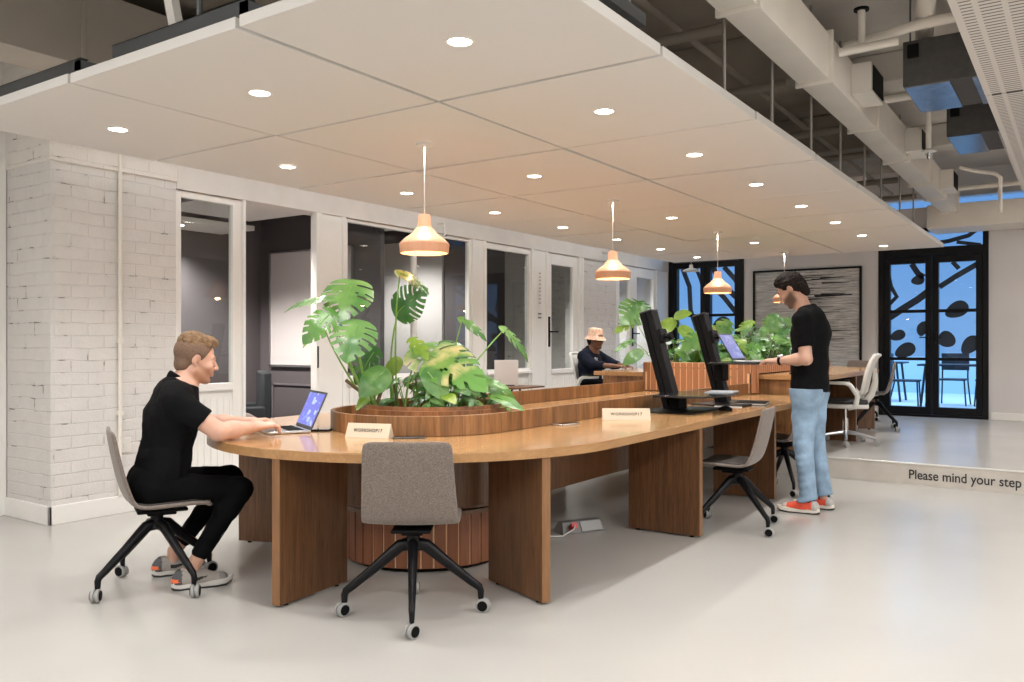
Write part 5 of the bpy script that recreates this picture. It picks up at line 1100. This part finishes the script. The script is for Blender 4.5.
hand(B, arms3[0][2], (.98, .15, -.02), (0, -.15, 1), 1, .4, .17); hand(B, arms3[1][2], (.98, -.15, -.02), (0, .15, 1), -1, .4, .17)
for s in (1, -1): B.cap((-.12, s*.09, .52), (.28, s*.11, .52), .07, .055, .03); B.cap((.28, s*.11, .52), (.2, s*.11, .09), .05, .035, .02); B.cap((.2, s*.11, .07), (.34, s*.11, .04), .035, .03, .02)
body = B.mesh('body', M_sk3, p3, .006); head_bits(HM3, body, (M_hair2, M_sk3), M_hair2)
Hh = SDF(); Hh.M = HM3; Hh.ell((-.03, 0, .0), (.09, .084, .1), .01); Hh.cap((-.07, 0, -.02), (-.08, 0, -.1), .05, .03, .02); Hh.plane((.0, 0, 0), (1, 0, -.2)); Hh.plane((0, 0, .05), (0, 0, 1)); Hh.mesh('hair', M_hair2, p3, .005)
gl = MB(); 
for s in (1, -1): gl.tube([tuple(HM3 @ Vector((.097+.0*math.cos(t), s*.031+.021*math.cos(t), .0+.018*math.sin(t)))) for t in [2*PI*i/14 for i in range(15)]], .0018, 6); gl.tube([tuple(HM3 @ Vector(q)) for q in ((.096, s*.052, .004), (.0, s*.082, .004))], .0018, 6)
gl.tube([tuple(HM3 @ Vector((.1, -.01, .004))), tuple(HM3 @ Vector((.1, .01, .004)))], .0018, 6); obj('glasses', gl, M_blackp, p3)
def hat_mat():
    m = bpy.data.materials.new('patterned hat cotton'); m.use_nodes = True; N = m.node_tree.nodes; L = m.node_tree.links; b = N['Principled BSDF']; b.inputs['Roughness'].default_value = .85
    t = N.new('ShaderNodeTexCoord'); v = N.new('ShaderNodeTexNoise'); v.inputs['Scale'].default_value = 22; v.inputs['Distortion'].default_value = 1.5; L.new(t.outputs['Object'], v.inputs['Vector'])
    r = N.new('ShaderNodeValToRGB'); r.color_ramp.interpolation = 'CONSTANT'; E_ = r.color_ramp.elements; E_[0].color = (.5, .33, .2, 1); E_[1].position = .44; E_[1].color = (.72, .62, .5, 1)
    e = E_.new(.53); e.color = (.7, .22, .14, 1); e = E_.new(.6); e.color = (.72, .55, .4, 1)
    L.new(v.outputs['Fac'], r.inputs[0]); L.new(r.outputs[0], b.inputs['Base Color']); return m
obj('bucket_hat', MB().lathe([(0, .152), (.05, .15), (.085, .138), (.092, .12), (.1, .05), (.104, .045), (.145, .0), (.144, -.004), (.1, .04), (.09, .11), (0, .14)], 36, HM3 @ Matrix.Translation((-.018, 0, -.002)) @ Matrix.Diagonal((1.08, .95, 1, 1))), hat_mat(), p3, angle=50)
T_ = SDF(); T_.cap((-.13, 0, .93), (-.13, 0, .80), .092, .12, .05, ((0, 1, 0), 1.45)); T_.cap((-.13, 0, .8), (-.12, 0, .52), .12, .135, .06, ((0, 1, 0), 1.3)); T_.cap((-.12, -.13, .915), (-.12, .13, .915), .062, .062, .05); T_.cap((-.115, 0, .98), (-.12, 0, .93), .062, .075, .04)
for sh_, el, wr in arms3: T_.cap(sh_, el, .067, .062, .03); T_.cap(el, tuple(Vector(el).lerp(Vector(wr), .5)), .06, .05, .02)
T_.sub((-.085, 0, 1.03), (.075, .062, .075), .006); T_.plane((0, 0, .48), (0, 0, -1)); T_.fn(lambda P, D: np.where((P[..., 0] > .1), np.maximum(D, P[..., 0]-.185), D)); T_.fn(lambda P, D: D+.005*nz(P, 38, .2)); sw = T_.mesh('sweatshirt', M_navy, p3, .007)
obj('chest_print', MB().box(-.001, .001, -.035, .03, -.028, .0).box(-.001, .001, -.03, -.005, .004, .028).box(-.001, .001, .005, .03, .006, .02), M_paper, sw, 0, (.004, -.07, .86))
T_ = SDF(); T_.cap((-.12, .08, .54), (-.12, -.08, .54), .1, .1, .04)
for s in (1, -1): T_.cap((-.12, s*.09, .54), (.28, s*.11, .535), .085, .066, .03); T_.cap((.28, s*.11, .53), (.2, s*.11, .12), .063, .05, .02)
T_.fn(lambda P, D: np.where((P[..., 0] < .2) & (P[..., 2] < .6) & (P[..., 2] > .36), np.maximum(D, .474-P[..., 2]), D)); T_.mesh('trousers', M_trs, p3, .008)
for s in (1, -1): obj('shoe', MB().prism([(.14, s*.11-.04), (.32, s*.11-.045), (.37, s*.11), (.32, s*.11+.045), (.14, s*.11+.04)], .0, .075), M_blackp, p3, .02)
# ================================================================== plants
def leaf_mat(name, c1, c2, rough=.35, e0=.35, e1=.68):
    m = bpy.data.materials.new(name); m.use_nodes = True; N = m.node_tree.nodes; L = m.node_tree.links; b = N['Principled BSDF']; b.inputs['Roughness'].default_value = rough
    t = N.new('ShaderNodeTexCoord'); n = N.new('ShaderNodeTexNoise'); n.inputs['Scale'].default_value = 7; n.inputs['Detail'].default_value = 4; L.new(t.outputs['Object'], n.inputs['Vector'])
    r = N.new('ShaderNodeValToRGB'); r.color_ramp.elements[0].position = e0; r.color_ramp.elements[1].position = e1; r.color_ramp.elements[0].color = (*c1, 1); r.color_ramp.elements[1].color = (*c2, 1)
    L.new(n.outputs['Fac'], r.inputs[0]); L.new(r.outputs[0], b.inputs['Base Color'])
    tl = N.new('ShaderNodeBsdfTranslucent'); mx = N.new('ShaderNodeMixShader'); mx.inputs[0].default_value = .2; L.new(r.outputs[0], tl.inputs[0])
    L.new(b.outputs[0], mx.inputs[1]); L.new(tl.outputs[0], mx.inputs[2]); L.new(mx.outputs[0], N['Material Output'].inputs[0]); return m
M_lf = [leaf_mat('leaf green', (.045, .15, .018), (.11, .28, .035), .36), leaf_mat('leaf dark green', (.025, .10, .02), (.06, .19, .035)), leaf_mat('leaf pale green', (.05, .165, .03), (.17, .32, .085), .34), leaf_mat('leaf variegated', (.10, .26, .04), (.62, .52, .26), .4, .5, .72), leaf_mat('leaf yellow green', (.13, .25, .02), (.24, .37, .045))]
M_stem = nmat('leaf stalk', (.16, .3, .06), .5, var=.2, vscale=20); M_trunk = nmat('brown stem', (.16, .12, .05), .7, var=.4, vscale=30)
def leaf_geo(size, wide=.95, splits=5, droop=.35, fold=.15, nx=26, ny=8, seed=0, depth=.62):
    """heart-shaped split leaf: stalk joins at the origin, midrib along +x"""
    rs = random.Random(seed); V = []; F = []; ph = rs.uniform(-.1, .1)
    def W(t): return wide*.5*(max(0, math.sin(PI*min(1, (t+.2)/1.2)**.78)))**.75*(1-.12*t)
    g = {}
    for side in (1, -1):
        keep = {}
        for i in range(nx+1):
            t = -.20+1.20*i/nx
            for j in range(ny+1):
                s = j/ny
                if side == -1 and j == 0 and (1, i, 0) in g: g[(side, i, j)] = g[(1, i, 0)]; continue
                w = W(t)*s; x = t+.16*s*s*(1 if t > .1 else .3)-(.0 if t > 0 else 0); y = side*w
                if t < 0: x = t*(.35+.65*min(1, s*1.6)); 
                r2 = x*x+y*y; z = -droop*(max(x, 0)**2)*.8-fold*.5*0+fold*abs(y)*.9-droop*.55*y*y*2+.012*math.sin(9*x+3*side*y+seed)
                g[(side, i, j)] = len(V); V.append((x*size, y*size, z*size))
        for i in range(nx):
            t = -.20+1.20*(i+.5)/nx
            for j in range(ny):
                s = (j+.5)/ny
                if splits:
                    u = (t-.02+ph*.3)*splits/.95; fr = u-math.floor(u); lim = 1-depth-.1*math.sin(3*math.floor(u)+seed)
                    if 0 < t < .93 and fr < .16+.30*(s-.35) and s > lim: continue
                    if 0 < t < .6 and splits > 4 and .42 < fr < .55 and .22 < s < .34: continue
                q = (g[(side, i, j)], g[(side, i+1, j)], g[(side, i+1, j+1)], g[(side, i, j+1)]); F.append(q if side == 1 else q[::-1])
    return V, F
def basis(base, tip, nrm):
    d = (tip-base); l = d.length; d = d.normalized(); n = (nrm-d*nrm.dot(d)).normalized(); s = n.cross(d)
    return Matrix(((d.x, s.x, n.x, base.x), (d.y, s.y, n.y, base.y), (d.z, s.z, n.z, base.z), (0, 0, 0, 1))), l
def curve_pts(a, b, bend, n=10):
    m = (a+b)/2+bend; return [a*(1-t)**2+m*2*t*(1-t)+b*t*t for t in [i/n for i in range(n+1)]]
def plant(name, label, origin, leaves, trunks=(), group=None):
    """leaves: (base, tip, normal, root, bend, material, splits, width, droop, stalk radius)"""
    t = thing(name, label, 'plant', tuple(origin), 0, group); O = Vector(origin)
    by = {}
    stems = MB()
    for i, (b, tp, n, rt, bend, mi, spl, wd, dr, sr) in enumerate(leaves):
        M, l = basis(b-O, tp-O, n); V, F = leaf_geo(l, wd, spl, dr, .12, seed=i)
        by.setdefault(mi, MB()).add([tuple(M @ Vector(v)) for v in V], F)
        pts = curve_pts(rt-O, b-O, bend); stems.tube([tuple(p) for p in pts], [sr*1.5-(sr*.7)*k/10 for k in range(11)], 7)
        stems.tube([tuple(M @ Vector(q)) for q in [(x*l, 0, (-dr*x*x*.8+.012*math.sin(9*x)-.0)*l) for x in (0, .15, .3, .45, .6, .75, .9)]], [sr*.6, sr*.55, sr*.5, sr*.42, sr*.35, sr*.25, sr*.12], 6)
    for mi, mb in by.items(): obj('foliage', mb, M_lf[mi], t, angle=70)
    obj('stems', stems, M_stem, t)
    if trunks:
        m = MB()
        for pts, r in trunks: m.tube([tuple(Vector(p)-O) for p in pts], [r*(1-.04*k) for k in range(len(pts))], 10)
        obj('main_stem', m, M_trunk, t)
    return t
UP = Vector((0, 0, 1)); CAMD = -FW
O1 = Vector((-3.24, 3.90, TZ+.09))
# big leaves as the photo shows them: (stalk end, tip) with their own distances, facing, root on the soil
big = [((328, 299, 4.75), (288, 299, 4.75), .8, .35, (340, 4.85), 2, 5, .62, .35),
       ((352, 284, 4.95), (341, 309, 4.75), .35, .9, (345, 5.0), 2, 6, 1.25, .25),
       ((330, 314, 4.7), (306, 334, 4.6), .5, .7, (343, 4.85), 0, 5, .95, .35),
       ((358, 325, 4.7), (347, 352, 4.55), .35, 1., (352, 4.8), 2, 5, 1.3, .25),
       ((400, 273, 4.9), (428, 284, 4.9), .9, .45, (398, 5.05), 1, 6, .75, .35),
       ((398, 312, 5.0), (418, 292, 4.9), .25, .8, (392, 5.1), 1, 7, 1.2, .3),
       ((325, 330, 4.85), (303, 340, 4.8), .9, .3, (342, 4.95), 4, 4, .6, .3),
       ((374, 352, 5.15), (356, 378, 5.1), .3, .8, (368, 5.1), 1, 4, .9, .3),
       ((384, 372, 4.75), (364, 388, 4.65), .35, .9, (375, 4.85), 2, 0, 1.05, .4),
       ((398, 360, 5.15), (388, 374, 5.1), .4, .8, (395, 5.1), 4, 0, .9, .3),
       ((420, 352, 5.0), (472, 366, 4.7), .8, .55, (405, 4.9), 3, 6, .80, .35),
       ((446, 345, 5.05), (482, 362, 5.0), .85, .4, (430, 5.1), 1, 5, .8, .4),
       ((462, 320, 5.1), (486, 334, 5.1), .6, .45, (440, 5.1), 2, 3, .5, .3),
       ((504, 330, 5.2), (531, 351, 5.2), .7, .4, (440, 5.0), 2, 4, .5, .35),
       ((474, 376, 5.0), (503, 387, 4.95), .8, .5, (460, 5.0), 0, 0, .7, .4),
       ((494, 383, 5.1), (516, 392, 5.1), .8, .5, (470, 5.05), 0, 0, .45, .4),
       ((495, 397, 4.85), (520, 405, 4.72), .8, .5, (480, 4.95), 0, 0, .5, .15),
       ((428, 372, 4.8), (444, 392, 4.7), .4, .9, (432, 4.85), 2, 0, .8, .4),
       ((412, 340, 4.95), (425, 352, 4.85), .5, .6, (420, 5.0), 4, 3, .7, .3),
       ((440, 366, 4.9), (462, 384, 4.8), .5, .7, (445, 4.9), 1, 3, .8, .35),
       ((376, 390, 4.9), (358, 402, 4.8), .6, .6, (372, 4.95), 4, 0, .6, .3)]
def soilpt(px, d):
    p = at(px, 343, d); v = Vector((p.x-O1.x, p.y-O1.y)); l = v.length
    if l > .36: v *= .36/l
    return Vector((O1.x+v.x, O1.y+v.y, O1.z))
rs = random.Random(11); L1 = []
for (b, tp, wu, wc, (rx, rd), mi, spl, wd, dr) in big:
    B_ = at(*b); T2 = at(*tp); n = (UP*wu+CAMD*wc+RT*rs.uniform(-.15, .15)).normalized(); R_ = soilpt(rx, rd)
    L1.append((B_, T2, n, R_, Vector((0, 0, .06))+(R_-O1)*.2, mi, spl, wd, dr, .0048))
for k in range(80):
    a = rs.uniform(0, 2*PI); r = rs.uniform(.05, .33); R_ = O1+Vector((r*math.cos(a)+.03, r*math.sin(a)+.02, 0)); h = rs.uniform(.03, .24); out = Vector((math.cos(a), math.sin(a), 0))
    # denser towards the right half of the pot
    if (R_-O1).dot(RT) < -.02 and k % 3: R_ = R_+RT*.2; 
    v = R_-O1; 
    if v.length > .35: R_ = O1+v*.35/v.length
    B_ = R_+out*rs.uniform(.0, .07)+Vector((0, 0, h)); a2 = a+rs.uniform(-1, 1); l = rs.uniform(.08, .15); T2 = B_+Vector((math.cos(a2)*l, math.sin(a2)*l, rs.uniform(-.06, .03)))
    L1.append((B_, T2, (UP+CAMD*.5+out*.3).normalized(), R_, Vector((0, 0, .02)), rs.choice((0, 1, 1, 1, 2, 0, 4)), rs.choice((0, 0, 3)), rs.uniform(.5, .8), .4, .0028))
tr = [([soilpt(344, 4.85), soilpt(344, 4.85)+Vector((-.02, 0, .07)), at(346, 380, 4.85)], .011), ([soilpt(372, 4.9), soilpt(372, 4.9)+Vector((.02, 0, .06)), at(388, 372, 4.95)], .012), ([soilpt(396, 5.05), soilpt(396, 5.05)+Vector((0, 0, .1)), at(391, 375, 5.0)], .010)]
plant('monstera_plant', 'tall monstera with large split leaves in the near round planter', O1, L1, tr)
def bushy(name, label, center, n, hmax, spread, seed, pal, size=(.12, .22), spl=(0, 4, 5), wide=(.6, 1.0), group=None, extra=()):
    rs = random.Random(seed); O = Vector(center); L_ = []
    for k in range(n):
        a = rs.uniform(0, 2*PI); r = rs.uniform(0, 1)**.6; R_ = O+Vector((spread[0]*.5*r*math.cos(a), spread[1]*.5*r*math.sin(a), 0)); out = Vector((math.cos(a), math.sin(a), 0))
        h = hmax*(1-.55*r)*rs.uniform(.35, 1); B_ = O+Vector((spread[0]*r*math.cos(a), spread[1]*r*math.sin(a), h)); l = rs.uniform(*size); a2 = a+rs.uniform(-.9, .9)
        T2 = B_+Vector((math.cos(a2)*l*.85, math.sin(a2)*l*.85, rs.uniform(-.10, .02)*l/.15))
        L_.append((B_, T2, (UP*.8+CAMD*rs.uniform(.2, .9)+out*.2).normalized(), R_, Vector((0, 0, .05)), rs.choice(pal), rs.choice(spl), rs.uniform(*wide), .35, .0035))
    for (b, tp, wu, wc, mi, sp_, wd) in extra:
        B_ = at(*b); T2 = at(*tp); r_ = Vector((B_.x-O.x, B_.y-O.y, 0)); L_.append((B_, T2, (UP*wu+CAMD*wc).normalized(), O+r_*.4, Vector((0, 0, .06)), mi, sp_, wd, .25, .004))
    return plant(name, label, O, L_, group=group)
SZ = TZ+.012+ph-.052
g3 = 'leafy plants in the slatted planter'
bushy('monstera_plant', 'monstera rising between the person in the hat and the near desk converter', (-3.6, 8.35, SZ), 24, .34, (.20, .22), 5, (0, 1, 1, 0, 4), (.1, .18), (0, 0, 3), (.5, .8), g3,
      [((640, 306, 8.9), (626, 318, 8.7), .3, 1, 2, 5, 1.2), ((638, 304, 8.9), (648, 316, 8.8), .4, .9, 2, 4, 1.1), ((634, 320, 8.8), (618, 328, 8.7), .6, .7, 4, 3, .7), ((632, 341, 8.8), (617, 347, 8.7), .8, .5, 0, 3, .5), ((640, 352, 8.7), (626, 361, 8.6), .5, .8, 2, 0, .7)])
bushy('pothos_plant', 'bright green leafy plant seen between the two desk converters', (-3.3, 8.75, SZ), 64, .52, (.40, .36), 8, (0, 4, 4, 0, 0, 1), (.12, .2), (0, 0, 3), (.7, 1.0), g3,
      [((676, 316, 9.0), (688, 312, 8.9), .5, .8, 4, 0, .9), ((672, 321, 9.0), (660, 332, 8.9), .6, .7, 4, 0, .8), ((682, 328, 8.9), (694, 338, 8.8), .5, .8, 4, 0, .9), ((728, 322, 8.9), (722, 332, 8.8), .4, .9, 2, 4, 1.2), ((700, 336, 8.7), (686, 346, 8.6), .4, .8, 0, 3, 1.0), ((730, 366, 8.3), (736, 378, 8.2), .4, .9, 4, 0, .8)])
bushy('pothos_plant', 'low green plant at the right front end of the slatted planter', (-2.95, 8.45, SZ), 26, .30, (.26, .26), 15, (0, 4, 0, 1), (.10, .16), (0, 0, 3), (.7, .9), g3)
bushy('split_leaf_philodendron', 'pale feathery-leaved plant beside and behind the standing man', (-3.12, 9.75, SZ), 64, .62, (.50, .42), 21, (0, 2, 1, 0, 2), (.14, .24), (5, 7, 6), (.6, .9), g3,
      [((752, 322, 9.6), (740, 327, 9.5), .6, .6, 4, 4, .6), ((778, 318, 9.8), (768, 330, 9.7), .4, .9, 2, 7, 1.1), ((786, 320, 9.8), (796, 328, 9.8), .4, .9, 2, 7, 1.0)])
bushy('split_leaf_philodendron', 'sparse pale plant showing to the right of the standing man', (-3.05, 10.6, SZ), 28, .5, (.34, .3), 33, (2, 0, 2), (.12, .2), (5, 7), (.6, .9), g3)
